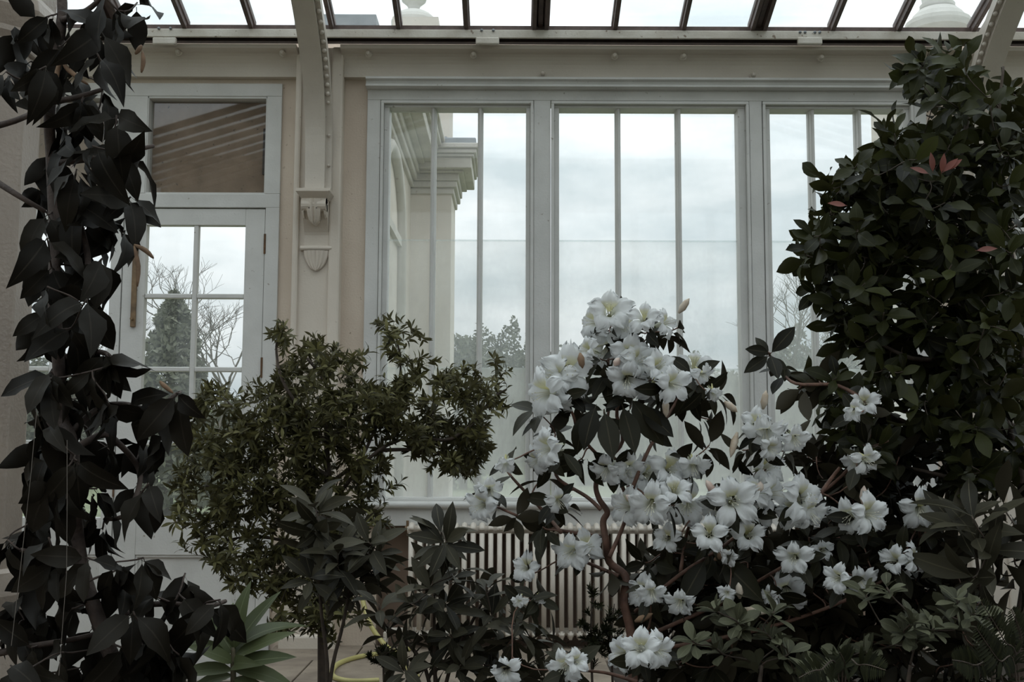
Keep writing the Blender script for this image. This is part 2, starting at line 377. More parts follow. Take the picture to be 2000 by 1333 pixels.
for px in (215, 1060, 1470): bolt(px, 146+(px-1060)*0.008)
# moulding over the window
mw = MB(); zt = Z(161, 1000); zb = Z(180, 1000)
mw.prism([(YW, zt), (YW-0.095, zt), (YW-0.095, zt-0.012), (YW-0.075, zt-0.02), (YW-0.07, zt-0.034), (YW-0.085, zt-0.04), (YW-0.085, zb+0.006), (YW-0.06, zb), (YW, zb)], 'x', xw0-0.004, xw1+0.004)
tag(mw.build('trim_4', 'white_paint'), kind='structure')

# ---- pilasters
def pilaster(name, x0, x1):
    r = empty(name, (x0, YW, 0), kind='structure')
    MB().box(x0, x1, YW-0.06, YW, 0, z_beam1+0.01).build('shaft', 'pilaster_paint', r)
    w = 0.034
    for a, b in ((x0, x0+w), (x1-w-0.03, x1)):
        MB().box(a, b, YW-0.085, YW-0.055, 0.0, z_beam1+0.01).build('fillet', 'pilaster_paint', r, bevel=0.012)
    MB().box(x0-0.02, x1+0.02, YW-0.11, YW, 0, 0.26).build('plinth', 'pilaster_paint', r, bevel=0.012)
pilaster('trim_5', XP0, XP1); pilaster('trim_6', XQ0, XQ1)

# ---- roof: front slope with bars and panes, unseen back gable shaped for the transom reflections
SL = math.tan(R(17.7)); YE = 5.93; ZE = Z(50, 1000, YE)
YR = 1.0; ZR = ZE + (YE-YR)*SL
ce = empty('ceiling', (0, YE, ZE), kind='structure')
def rz(Y): return ZE + (YE-Y)*SL
dirv = Vector((0, YR-YE, ZR-ZE)).normalized(); nrm = Vector((0, SL, 1)).normalized()*-1
bars = []
base_px = [780, 912, 1055, 1200, 1333, 1478, 1622, 1750, 1885]
per = X(1895, 55, YE) - X(650, 55, YE)
bx = [X(650, 55, YE)] + [X(p, 55, YE) for p in base_px]
kinds = ['n', 'n', 'n', 't', 'n', 'n', 't', 'n', 'n', 'n']
allb = []
for sh in (-1, 0, 1):
    for x, k in zip(bx[:9] if True else bx, kinds):
        xx = x + sh*per
        if XL+0.1 < xx < XR-0.1: allb.append((xx, k))
# the two bars seen left of the left rafter
allb = [(x, k) for x, k in allb if not (X(300, 55, YE) < x < X(600, 55, YE))]
allb += [(X(365, 55, YE), 'n'), (X(494, 55, YE), 'n')]
allb.sort()
def bar_mb(x, w, d, Y0=YE, Y1=YR, zf=rz, step=0.35):
    mb = MB(); hw = w/2
    pr = [(-hw, 0.012), (hw, 0.012), (hw, -d*0.35), (hw*0.62, -d*0.5), (hw*0.62, -d), (-hw*0.62, -d), (-hw*0.62, -d*0.5), (-hw, -d*0.35)]
    o = 0
    for Yy in (Y0, Y1):
        for (p, q) in pr: mb.v.append((x+p, Yy, zf(Yy)+q))
    n = len(pr)
    for i in range(n): j = (i+1) % n; mb.f.append((i, j, n+j, n+i))
    mb.f.append(tuple(range(n))[::-1]); mb.f.append(tuple(range(n, 2*n)))
    return mb
for x, k in allb:
    if k == 't':
        for s in (-1, 1): bar_mb(x+s*0.033, 0.034, 0.06).build('glazing_bar', 'dark_bar', ce)
        bar_mb(x, 0.04, 0.035).build('glazing_bar', 'dark_bar', ce)
    else:
        bar_mb(x, 0.036, 0.055).build('glazing_bar', 'dark_bar', ce)
xs = [XL] + [x for x, k in allb] + [XR]
def zb_(Y): return ZR - (YR-Y)*(ZR-4.9)/(YR+1.5)
for a, b in zip(xs[:-1], xs[1:]):
    for Y0, Y1, dz in ((YE+0.0, 3.6, 0.0), (3.63, YR, 0.006)):
        mb = MB(); mb.v = [(a, Y0, rz(Y0)+dz), (b, Y0, rz(Y0)+dz), (b, Y1, rz(Y1)+dz), (a, Y1, rz(Y1)+dz)]
        mb.v += [(p[0], p[1], p[2]+0.004) for p in mb.v]
        mb.f = [(0,3,2,1),(4,5,6,7),(0,1,5,4),(1,2,6,5),(2,3,7,6),(3,0,4,7)]
        mb.build('roof_pane', 'glass_roof', ce)
XG = 1.0; ZG = 5.95; SG = 0.31  # unseen cross gable, invented so its bars stripe the transom reflection
def zg_(x): return ZG - SG*abs(x-XG)
def slab(pts, name, mat, t=0.004):
    mb = MB(); mb.v = list(pts) + [(p[0], p[1], p[2]+t) for p in pts]
    mb.f = [(0,3,2,1),(4,5,6,7),(0,1,5,4),(1,2,6,5),(2,3,7,6),(3,0,4,7)]; mb.build(name, mat, ce)
yb = -1.5; nb = 9
for xe in (XL, XR):
    for i in range(nb):
        y0 = YR + (yb-YR)*i/nb; y1 = YR + (yb-YR)*(i+1)/nb
        slab([(XG, y0, ZG), (xe, y0, zg_(xe)), (xe, y1, zg_(xe)), (XG, y1, ZG)], 'roof_pane', 'glass_roof')
        slab([(XG, y0+0.03, ZG-0.06), (xe, y0+0.03, zg_(xe)-0.06), (xe, y0-0.03, zg_(xe)-0.06), (XG, y0-0.03, ZG-0.06)], 'glazing_bar', 'house_brick', 0.055)
    MB().prism([(XG, ZR), (xe, ZR), (xe, max(ZR, zg_(xe))), (XG, ZG)] if zg_(xe) >= ZR else [(XG, ZR), (XG-(ZG-ZR)/SG*(1 if xe < XG else -1), ZR), (XG, ZG)], 'y', YR-0.002, YR+0.002).build('unseen_gable_pane', 'glass_roof', ce)
MB().box(XL, XR, YR-0.06, YR+0.06, ZR-0.12, ZR+0.03).build('ridge_beam', 'beam_paint', ce)
for Yp in (3.6,):
    MB().box(XL, XR, Yp-0.04, Yp+0.04, rz(Yp)-0.16, rz(Yp)-0.06).build('purlin', 'beam_paint', ce)
# eave: dark sill strip at the foot of the panes, pale rail, dark gap drawn by a near-black strip, clips
z1 = Z(51, 1000, YE-0.03); z2 = Z(58, 1000, YE-0.05); z3 = Z(74, 1000, YE-0.05)
MB().box(XL, XR, YE-0.034, YE+0.06, z2, z1).build('eave_strip', 'dark_bar', ce)
MB().box(XL, XR, YE-0.05, YE-0.034, z3, z2).build('eave_rail', 'rail_paint', ce, bevel=0.003)
MB().box(XL, XR, YE+0.06, YE+0.10, Z(96, 1000), z2).build('dark_gap_strip', 'near_black', ce)
for px, w_ in ((320, 46), (952, 46), (1583, 48)):
    x0 = X(px-w_/2, 76, YE-0.06); x1 = X(px+w_/2, 76, YE-0.06)
    cl = MB().box(x0, x1, YE-0.056, YE-0.03, Z(86.5, px, YE-0.05), Z(73, px, YE-0.05)).build('clip', 'rail_paint', ce, bevel=0.006)
    for s in ((0.25, 0.75) if px != 1583 else (0.1, 0.3, 0.7, 0.9)):
        p = Vector((x0+(x1-x0)*s, YE-0.05, Z(66.5+ (px-1000)*0.006, px, YE)))
        b = MB(); b.lathe([(0.008, 0), (0.008, 0.005), (0.004, 0.009), (0.0005, 0.01)], n=7)
        b.v = [(p.x+v[0], p.y-v[2], p.z+v[1]) for v in b.v]; b.build('screw', 'lead', ce)

# ---- window with three casements
wi = empty('window_1', (xw0, YW, z_win_bot), kind='structure')
YF = YW - 0.03
def fr(name, x0, x1, z0, z1, y0=YF, y1=YW+0.12, mat='white_paint', par=None, bev=0.003):
    return MB().box(x0, x1, y0, y1, z0, z1).build(name, mat, par, bevel=bev)
cas = [((740, 1042), (757, 1027), (843.5, 936.5)), ((1075, 1466), (1092, 1445), (1209.5, 1329.5)), ((1491, 1790), (1508, 1772), (1594, 1687))]
zc1 = Z(200, 1200); zc0 = z_win_bot
fr('frame_head', xw0, xw1, zc1, z_win_top, par=wi)
fr('frame_foot', xw0, xw1, Z(992, 1000), zc0, par=wi)
edges = [xw0] + [X(v) for c in cas for v in c[0]] + [xw1]
for i in (0, 2, 4, 6): fr('frame_post', edges[i], edges[i+1], zc0, zc1, par=wi)
for o_, g_, bb in cas:
    cx0, cx1, gx0, gx1 = X(o_[0])+0.003, X(o_[1])-0.003, X(g_[0]), X(g_[1])
    ca = empty('casement', (cx0, YW, zc0)); ca.parent = wi; ca.location = Vector((cx0, YW, zc0)) - Vector(wi.location)
    zt_, zb0 = zc1-0.004, zc0+0.004
    # outer bead proud of the inner stepped rail
    bw = 0.016
    for (a, b, c, d) in ((cx0, cx1, zt_-bw, zt_), (cx0, cx1, zb0, zb0+bw), (cx0, cx0+bw, zb0+bw, zt_-bw), (cx1-bw, cx1, zb0+bw, zt_-bw)):
        fr('bead', a, b, c, d, YF-0.008, YF+0.03, par=ca, bev=0.002)
    gt = z_glass_top; gb = z_glass_bot
    yi = YF+0.022
    fr('top_rail', cx0+bw, cx1-bw, gt, zt_-bw, yi, YW+0.10, par=ca); fr('bottom_rail', cx0+bw, cx1-bw, zb0+bw-0.004, gb, yi, YW+0.10, par=ca)
    fr('stile', cx0+bw, gx0, gb, gt, yi, YW+0.10, par=ca); fr('stile', gx1, cx1-bw, gb, gt, yi, YW+0.10, par=ca)
    xsb = [gx0] + [X(b) for b in bb] + [gx1]
    for b in bb:
        xb = X(b); w_ = 0.0155
        MB().prism([(xb-w_, YW+0.085), (xb-w_, YW+0.05), (xb-w_*0.7, YW+0.04), (xb-w_*0.62, YW+0.012), (xb-w_*0.3, YW+0.004), (xb+w_*0.3, YW+0.004), (xb+w_*0.62, YW+0.012), (xb+w_*0.7, YW+0.04), (xb+w_, YW+0.05), (xb+w_, YW+0.085)], 'z', gb, gt).build('muntin', 'white_paint', ca)
    zl = [gt, Z(465, 1200), Z(718, 1200), gb]
    for i in range(3):
        for k, mt in enumerate(('glass_upper', 'glass_middle', 'glass_misted')):
            yg = YW+0.060+0.006*(2-k)
            MB().box(xsb[i]-0.004, xsb[i+1]+0.004, yg, yg+0.004, zl[k+1]-(0.008 if k < 2 else 0), zl[k]).build('pane', mt, ca)

# ---- double door with two transom lights
def transom(name, gx0, gx1):
    t = empty(name, (gx0, YW, z_tr0), kind='structure')
    for (a, b, c, d) in ((gx0-0.004, gx1+0.004, z_tr1-0.012, z_tr1+0.002), (gx0-0.004, gx0+0.006, z_tr0, z_tr1), (gx1-0.006, gx1+0.004, z_tr0, z_tr1), (gx0, gx1, z_tr0-0.002, z_tr0+0.008)):
        fr('bead', a, b, c, d, YW-0.015, YW+0.06, par=t, bev=0.002)
    MB().box(gx0, gx1, YW+0.03, YW+0.034, z_tr0, z_tr1).build('pane', 'glass_transom', t)
    MB().box(gx0-0.02, gx1+0.02, YW+0.085, YW+0.10, z_tr0-0.02, z_tr1+0.02).build('backing_board', 'blind_brown', t)
    MB().box(gx1-0.035, gx1-0.012, YW+0.06, YW+0.085, z_tr0+0.13, z_tr1-0.16).build('bolt_plate', 'near_black', t)
tfx = [X(288, 285), X(521, 285)]
transom('window_2', *tfx); transom('window_3', 2*xdm-tfx[1]+0.012, 2*xdm-tfx[0]-0.012+0.0)
df = empty('trim_7', (xdm, YW, 0), kind='structure')
yd0, yd1 = YW-0.02, YW+0.12
fr('frame_head', xfL, xf1, z_tr1, z_frame_top, yd0, yd1, par=df)
fr('transom_bar', xfL, xf1, z_door_top, z_tr0, yd0, yd1, par=df)
fr('frame_post', xd1, xf1, 0, z_door_top, yd0, yd1, par=df); fr('frame_post', xfL, xd0, 0, z_door_top, yd0, yd1, par=df)
fr('frame_post', tfx[1], xf1, z_tr0, z_tr1, yd0, yd1, par=df); fr('frame_post', xfL, 2*xdm-tfx[1]+0.012, z_tr0, z_tr1, yd0, yd1, par=df)
fr('mullion', 2*xdm-tfx[0]-0.012, tfx[0], z_tr0, z_tr1, yd0, yd1, par=df)
def door(name, x0, x1, flip):
    d = empty(name, (x0, YW, 0), kind='structure')
    zb0, zt_ = 0.012, z_door_top-0.006
    a, b = x0+0.003, x1-0.003
    y0, y1 = YW-0.012, YW+0.04
    k = (x1-x0)/277.0                        # metres per pixel across the leaf
    lw, rw = (44*k, 38*k) if not flip else (38*k, 22*k)
    gx0, gx1 = a+lw, b-rw
    zg1 = Z(441, 400); zg0 = Z(1012, 400); zr = Z(1085, 400)
    fr('stile', a, gx0, zb0, zt_, y0, y1, par=d); fr('stile', gx1, b, zb0, zt_, y0, y1, par=d)
    fr('top_rail', gx0, gx1, zg1, zt_, y0, y1, par=d); fr('lock_rail', gx0, gx1, zr, zg0, y0, y1, par=d)
    fr('bottom_rail', gx0, gx1, zb0, 0.16, y0, y1, par=d)
    MB().box(gx0, gx1, y0+0.018, y1-0.01, 0.16, zr).build('panel', 'white_paint', d)
    for (p, q, r_, s_) in ((gx0, gx1, zr-0.014, zr), (gx0, gx1, 0.16, 0.174), (gx0, gx0+0.014, 0.174, zr-0.014), (gx1-0.014, gx1, 0.174, zr-0.014)):
        fr('panel_mould', p, q, r_, s_, y0+0.006, y0+0.02, par=d, bev=0.004)
    zz = [zg1, Z(579, 400), Z(722, 400), Z(866, 400), zg0]; xm = (gx0+gx1)/2; h = 0.013
    fr('muntin', xm-h, xm+h, zg0, zg1, y0+0.004, y1-0.006, par=d, bev=0.005)
    for z_ in zz[1:-1]:
        fr('muntin', gx0, xm-h, z_-h, z_+h, y0+0.004, y1-0.006, par=d, bev=0.005); fr('muntin', xm+h, gx1, z_-h, z_+h, y0+0.004, y1-0.006, par=d, bev=0.005)
    for i in range(4):
        for (p, q) in ((gx0, xm-h), (xm+h, gx1)):
            MB().box(p-0.003, q+0.003, YW+0.016, YW+0.02, zz[i+1], zz[i]).build('pane', 'glass_door', d)
    return d
dR = door('door_1', xdm, xd1, False); dL = door('door_2', xd0, xdm, True)
for zc in (Z(478, 518), Z(719, 513)):
    MB().tube([(xd1, YW-0.02, zc-0.055), (xd1, YW-0.02, zc+0.055)], 0.006, 8).build('hinge', 'rust', dR)
for zc in (Z(705, 241), Z(960, 241)):
    MB().tube([(xdm, YW-0.017, zc-0.03), (xdm, YW-0.017, zc+0.03)], 0.005, 8).build('hinge', 'rust', dR)
bo = MB().box(X(262), X(272), YW-0.028, YW-0.012, Z(640, 267), Z(470, 267)).build('slide_bolt', 'brass', dR, bevel=0.003)
MB().tube([(X(267), YW-0.03, Z(625, 267)), (X(267), YW-0.055, Z(625, 267))], 0.007, 8).build('bolt_knob', 'brass', bo)
# door bay on the right (mostly hidden behind the tree)
d2 = empty('trim_8', (xfR0, YW, 0), kind='structure')
fr('frame_post', xfR0, xfR0+0.075, 0, z_frame_top, yd0, yd1, par=d2); fr('frame_post', xfR0+1.60, xfR0+1.68, 0, z_frame_top, yd0, yd1, par=d2)
fr('frame_head', xfR0+0.075, xfR0+1.60, z_tr1, z_frame_top, yd0, yd1, par=d2); fr('transom_bar', xfR0+0.075, xfR0+1.60, z_door_top, z_tr0, yd0, yd1, par=d2)
MB().box(xfR0+0.075, xfR0+1.60, YW+0.06, YW+0.075, z_tr0, z_tr1).build('backing_board', 'blind_brown', d2)
w3 = (xd1-xdm)
door('door_3', xfR0+0.075, xfR0+0.075+w3, False); door('door_4', xfR0+0.075+w3, xfR0+1.60, True)

# ================================================================== ROOF BRACKETS + CORBELS
def bracket(xc, side, label, clabel):
    zc = Z(372, 615, YW-0.16)
    r = empty('roof_bracket', (xc, YW-0.1, zc), label, 'bracket', 'arched roof brackets')
    # front flange: curve in the YZ plane
    pts = [(YW-0.165, zc), (YW-0.17, zc+0.18), (YW-0.20, zc+0.38), (YW-0.29, zc+0.58), (YW-0.46, zc+0.75), (YW-0.75, zc+0.93), (YW-1.2, zc+1.10), (YW-1.9, zc+1.32)]
    # resample with Catmull-Rom
    P = [Vector((0, *p)) for p in pts]; cur = []
    for i in range(len(P)-1):
        p0, p1, p2, p3 = P[max(i-1, 0)], P[i], P[i+1], P[min(i+2, len(P)-1)]
        for k in range(5):
            t = k/5.0
            cur.append(0.5*((2*p1)+(p2-p0)*t+(2*p0-5*p1+4*p2-p3)*t*t+(3*p1-p0-3*p2+p3)*t**3))
    cur.append(P[-1])
    def strip(off0, off1, w0, w1, name, mat, xo=0.0):
        mb = MB()
        for i, p in enumerate(cur):
            d = (cur[min(i+1, len(cur)-1)]-cur[max(i-1, 0)]).normalized(); nn = Vector((0, d.z, -d.y))  # away from camera
            w = w0+(w1-w0)*i/len(cur)
            for (sx, of) in ((-1, off0), (1, off0), (1, off1), (-1, off1)):
                q = p + nn*of; mb.v.append((xc+xo+sx*w/2, q.y, q.z))
        for i in range(len(cur)-1):
            for k in range(4):
                a = i*4+k; b = i*4+(k+1) % 4; mb.f.append((a, b, b+4, a+4))
        mb.f.append((3, 2, 1, 0)); e = (len(cur)-1)*4; mb.f.append((e, e+1, e+2, e+3))
        return mb.build(name, mat, r)
    strip(0, 0.03, 0.104, 0.118, 'front_flange', 'iron_paint')
    strip(0.03, 0.08, 0.108, 0.108, 'web', 'iron_paint', side*0.030)
    # rafter along the roof and upright along the wall
    MB().prism([(YW-0.09, zc-0.0), (YW-0.06, zc), (YW-0.06, rz(YW-0.06)-0.10), (YR, rz(YR)-0.06), (YR, rz(YR)-0.20), (YW-0.20, rz(YW-0.2)-0.17), (YW-0.09, z_beam1-0.08)], 'x', xc-0.045, xc+0.045).build('rafter', 'iron_paint', r)
    # bead ornament along both sides of the web
    for i in range(4, len(cur)-6):
        p = cur[i]; d = (cur[i+1]-cur[i-1]).normalized(); nn = Vector((0, d.z, -d.y)); q = p + nn*0.026
        if i < 13 and i % 4: continue
        MB().ball((xc+side*0.070, q.y, q.z), 0.0135 if i > 12 else 0.009, 8, 6).build('bead', 'iron_paint', r, smooth=True)
    # corbel
    c = empty('corbel', (xc, YW-0.06, zc-0.45), clabel, 'corbel', 'carved corbels')
    zq = zc
    hw = 0.085
    mb = MB()     # splayed cap
    z0c = Z(390, 615, YW-0.14)
    for (w, y, z) in ((0.092, YW-0.215, zq), (0.092, YW-0.215, zq-0.016), (0.070, YW-0.175, z0c)):
        mb.v += [(xc-w, y, z), (xc+w, y, z), (xc+w, YW-0.05, z), (xc-w, YW-0.05, z)]
    for i in range(2):
        for k in range(4): a = i*4+k; b = i*4+(k+1) % 4; mb.f.append((a, b, b+4, a+4))
    mb.f += [(3, 2, 1, 0), (8, 9, 10, 11)]
    mb.build('cap', 'pilaster_paint', c)
    zb_b = Z(487, 615, YW-0.07)
    prof = [(YW-0.05, z0c)]
    H = z0c - zb_b
    for t in np.linspace(0, 1, 18):
        # scroll bulge at the top that sweeps back to the wall
        y = YW-0.075 - 0.105*max(0, math.cos(min(t*1.9, math.pi/2)))**0.8 if t < 0.83 else YW-0.075
        y = YW-0.072 - 0.105*(1-min(1, max(0, (t-0.18)/0.5))**0.75) if t > 0.18 else YW-0.178-0.012*math.sin(math.pi*t/0.18)
        prof.append((y, z0c-H*t))
    prof.append((YW-0.05, zb_b))
    MB().prism(prof[::-1], 'x', xc-0.066, xc+0.066).build('scroll', 'pilaster_paint', c)
    MB().tube([(xc-0.066, YW-0.158, z0c-0.034), (xc+0.066, YW-0.158, z0c-0.034)], 0.036, 16).build('roll', 'pilaster_paint', c, smooth=False)
    # acanthus tongue on the scroll
    lf = MB(); n_ = 7
    for i in range(n_):
        t = i/(n_-1.0); z_ = z0c - 0.005 - 0.135*t; w = 0.045*math.sin(math.pi*min(1, 0.25+0.75*(1-t)**0.6)) if i < n_-1 else 0.002
        w = 0.036*math.sqrt(max(0.0, 1-t**3.2))+0.002
        yb = YW-0.186 + 0.045*t*t
        for u in (-1, -0.55, -0.25, 0, 0.25, 0.55, 1):
            lf.v.append((xc+u*w, yb - 0.012*(1-u*u) + 0.006*math.cos(u*9), z_))
    for i in range(n_-1):
        for k in range(6): a = i*7+k; lf.f.append((a, a+7, a+8, a+1))
    o0 = len(lf.v); lf.v += [(v[0], YW-0.10, v[2]) for v in lf.v]
    lf.f += [tuple(q+o0 for q in f[::-1]) for f in list(lf.f)]
    ring = [k for k in range(7)] + [i*7+6 for i in range(1, n_)] + [(n_-1)*7+k for k in range(5, -1, -1)] + [i*7 for i in range(n_-2, 0, -1)]
    for a, b in zip(ring, ring[1:]+ring[:1]): lf.f.append((a, b, b+o0, a+o0))
    lf.build('acanthus_leaf', 'pilaster_paint', c, smooth=False)
    for s in (-1, 1):
        v = MB(); v.lathe([(0.002, 0.006), (0.012, 0.006), (0.02, 0.002), (0.03, 0.007), (0.042, 0.004), (0.048, -0.006)], n=16)
        v.v = [(xc+s*(0.060+p[2]), YW-0.13+p[0], z0c-0.055+p[1]) for p in v.v]
        v.build('volute', 'pilaster_paint', c)
        MB().ball((xc+s*0.02, YW-0.205, z0c-0.06), 0.0035, 6, 4).build('drill_hole', 'near_black', c)
    MB().tube([(xc-0.085, YW-0.075, Z(490, 615)), (xc+0.085, YW-0.075, Z(490, 615))], 0.014, 10).build('torus', 'pilaster_paint', c)
    # fluted shell pendant
    sh = MB(); zt2 = Z(495, 615); zb2 = Z(534, 615); nu, nv = 29, 9
    for j in range(nv):
        t = j/(nv-1.0); z_ = zt2+(zb2-zt2)*t; w = 0.068*(1-t**2.2)**0.6*(1-0.12*t)+0.002
        for i in range(nu):
            u = -1+2*i/(nu-1.0)
            sh.v.append((xc+u*w, YW-0.062-0.030*math.sqrt(max(0, 1-u*u))*(1-0.4*t)-0.010*abs(math.sin(u*8.5))*(1-0.5*t), z_))
    for j in range(nv-1):
        for i in range(nu-1): a = j*nu+i; sh.f.append((a, a+nu, a+nu+1, a+1))
    sh.build('shell_pendant', 'pilaster_paint', c, smooth=True)
bracket(X(616, 300, YW-0.16), 1, 'arched iron roof bracket with rivets above the fully visible carved corbel', 'carved scroll corbel with a fluted shell on the pilaster between door and window')
bracket(XQ0+(XP1-XP0)*0.40, -1, 'arched iron roof bracket at the upper right corner above the leafy tree', 'carved scroll corbel hidden behind the leafy tree on the right')

# ================================================================== COLUMN (foreground left)
YC = 3.15; k = YC/F
xcc = WX(-62, 600, YC); zcap = WZ(40, 108, YC)
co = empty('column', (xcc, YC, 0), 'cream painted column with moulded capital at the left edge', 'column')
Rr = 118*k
MB().lathe([(Rr*1.03, 0.30), (Rr*1.0, 0.8), (Rr*0.985, zcap+0.05)], (xcc, YC, 0), 8, math.pi/8).build('shaft', 'column_paint_backlit', co, bevel=0.012)
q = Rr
MB().lathe([(q*0.98, zcap-0.02), (q*1.06, zcap-0.015), (q*1.06, zcap+0.01), (q*1.13, zcap+0.03), (q*1.13, zcap+0.045), (q*1.22, zcap+0.085), (q*1.25, zcap+0.10), (q*1.22, zcap+0.13), (q*1.16, zcap+0.15), (q*1.16, zcap+0.6)], (xcc, YC, 0), 8, math.pi/8).build('capital', 'column_paint_backlit', co, bevel=0.006)
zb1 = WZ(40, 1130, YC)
MB().lathe([(q*1.02, zb1+0.03), (q*1.10, zb1+0.02), (q*1.16, zb1-0.04), (q*1.10, zb1-0.09), (q*1.08, zb1-0.14), (q*1.26, zb1-0.19), (q*1.34, zb1-0.25), (q*1.26, zb1-0.32), (q*1.40, zb1-0.36), (q*1.40, 0.0)], (xcc, YC, 0), 24).build('base', 'column_paint_backlit', co, smooth=False)

# ================================================================== RADIATOR
ra0, ra1 = X(796, 1100, YW-0.05), X(1560, 1100, YW-0.05)
zr0, zr1 = Z(1246, 1000, YW-0.05), Z(1022, 1000, YW-0.05)
rad = empty('radiator', ((ra0+ra1)/2, YW-0.03, zr0), 'cream column radiator standing below the wide window', 'radiator')
pitch = 16.75/360.6; n_sec = int((ra1-ra0)/pitch)
def sec_mesh():
    mb = MB(); hw = 0.0125
    for yy, n_ in ((-0.055, 1), (0.03, 1)):
        mb.tube([(0, yy, 0.05), (0, yy, zr1-zr0-0.05)], 0.0135, 8)
    for zz in (0.035, zr1-zr0-0.035):
        # rounded head joining the columns
        pts = []
        for i in range(9):
            a = math.pi*i/8; pts.append((0, -0.012-0.043*math.cos(a), zz+0.024*math.sin(a)*(1 if zz > 0.1 else -1)))
        mb.tube(pts, 0.016, 8)
        mb.tube([(-pitch/2, -0.012, zz), (pitch/2, -0.012, zz)], 0.021, 8)
    mb.tube([(0, -0.055, 0.0), (0, -0.055, 0.05)], 0.009, 6)
    return mb.mesh('radiator_section', 'radiator_paint', True)
sm = sec_mesh()
for i in range(n_sec):
    link('radiator_section', sm, rad, Matrix.Translation((ra0+pitch*(i+0.5), YW-0.065, zr0)))
v = MB(); v.tube([(ra0-0.012, YW-0.08, zr1-0.03), (ra0+0.02, YW-0.08, zr1-0.03)], 0.014, 8); v.tube([(ra0, YW-0.08, zr1-0.03), (ra0, YW-0.08, zr1+0.012)], 0.008, 6)
v.build('air_valve', 'brass', rad)
MB().tube([(ra0-0.02, YW-0.05, zr0+0.035), (ra0-0.09, YW-0.05, zr0+0.035), (ra0-0.11, YW-0.05, zr0+0.02), (ra0-0.11, YW-0.05, PAVE)], 0.014, 8).build('supply_pipe', 'radiator_paint', rad)

# ================================================================== HOSE
hp = [(706, 1140, 5.95), (712, 1185, 5.9), (727, 1225, 5.8), (752, 1258, 5.6), (775, 1278, 5.5), (795, 1300, 5.42), (770, 1318, 5.36), (738, 1322, 5.35)]
def onfloor(px, py): # on the raised paving
    d = W(px, py, 1.0) - Vector((0, 0, HC)); t = (PAVE+0.012-HC)/d.z
    return Vector((0, 0, HC)) + d*t
def smooth_path(P, k=6):
    P = [Vector(p) for p in P]; cur = []
    for i in range(len(P)-1):
        p0, p1, p2, p3 = P[max(i-1, 0)], P[i], P[i+1], P[min(i+2, len(P)-1)]
        for j in range(k):
            t = j/float(k); cur.append(0.5*((2*p1)+(p2-p0)*t+(2*p0-5*p1+4*p2-p3)*t*t+(3*p1-p0-3*p2+p3)*t**3))
    cur.append(P[-1]); return cur
path = [W(704, 1135, 6.02), W(710, 1180, 5.97), W(724, 1222, 5.9), W(748, 1256, 5.86)] + [onfloor(*p) for p in ((775, 1282), (792, 1302), (815, 1322))]
hs = empty('garden_hose', path[3], 'pale yellow garden hose coiled on the paving beside the radiator', 'hose')
MB().tube(smooth_path(path), 0.0125, 8).build('hose_length', 'hose_yellow', hs, smooth=True)
path = [onfloor(*p) for p in ((800, 1268), (750, 1276), (700, 1284), (662, 1297), (648, 1314), (658, 1326), (690, 1332), (740, 1330))]
MB().tube(smooth_path(path), 0.0125, 8).build('hose_length', 'hose_yellow', hs, smooth=True)


# ================================================================== OUTSIDE
GZ = -0.12
tag(MB().box(-150, 150, -150, 160, GZ-0.2, GZ).build('lawn', 'lawn_green'), kind='structure')
# building wing seen through the left casement: wall, pier, cornice
xk = WX(803, 500, 9.0); xp = WX(882, 500, 9.0)
wg = empty('building_wing', (xk, 9.0, GZ), 'cream stucco building wing with a heavy cornice seen through the left casement', 'building')
z_ent0 = WZ(860, 362, 8.88); z_ent1 = WZ(900, 280, 8.70)
MB().box(xk-0.4, xk, 6.6, 9.05, GZ, z_ent1-0.05).build('wall', 'stucco', wg)
MB().box(xk-0.5, xp, 8.9, 9.5, GZ, z_ent0+0.02).build('pier', 'stucco', wg)
def entab(prof_steps, x0, x1, y0, y1, name, mat):
    """stacked slabs, each (projection, z0, z1), round the near and right faces"""
    for (p, a, b) in prof_steps:
        MB().box(x0, x1+p, y0-p, y1, a, b).build(name, mat, wg, bevel=0.008)
H = z_ent1-z_ent0
steps = [(0.02, z_ent0-0.07, z_ent0-0.02), (0.045, z_ent0-0.02, z_ent0+0.10*H), (0.06, z_ent0+0.10*H, z_ent0+0.30*H), (0.10, z_ent0+0.30*H, z_ent0+0.36*H), (0.165, z_ent0+0.36*H, z_ent0+0.66*H), (0.185, z_ent0+0.66*H, z_ent0+0.74*H), (0.205, z_ent0+0.74*H, z_ent0+0.86*H), (0.225, z_ent0+0.86*H, z_ent1)]
entab(steps, xk-0.5, xp, 8.9, 9.5, 'cornice_course', 'stucco_trim')
for (p, a, b) in steps: MB().box(xk-0.3, xk+p*1.25, 6.6, 8.92, a+0.05, b+0.05).build('cornice_course', 'stucco_trim', wg, bevel=0.008)
MB().box(xk-0.45, xp+0.2, 8.72, 9.55, z_ent1, z_ent1+0.055).build('lead_cover', 'lead', wg, bevel=0.01)
MB().box(xk-0.4, WX(878, 240, 9.0), 8.95, 9.5, z_ent1+0.05, z_ent1+0.5).build('blocking_course', 'stucco', wg)
MB().box(xk-0.4, WX(872, 250, 9.0)+0.01, 8.93, 9.5, z_ent1+0.05, z_ent1+0.12).build('lead_apron', 'lead', wg)
# arched recess moulding on the receding wall
zc_ = WZ(775, 465, 7.9); am = MB(); pts = []
for i in range(17):
    a = math.pi*i/16; pts.append((xk+0.01, 7.35-0.62*math.cos(a), zc_+0.62*math.sin(a)*0.8))
pts = [(xk+0.01, 6.73, 0.4)] + pts + [(xk+0.01, 7.97, 0.4)]
am.tube(pts, 0.05, 8); am.build('arch_moulding', 'stucco_trim', wg, smooth=True)
am = MB(); am.box(xk+0.0, xk+0.03, 6.75, 7.95, zc_-0.06, zc_+0.0); am.build('impost', 'stucco_trim', wg)
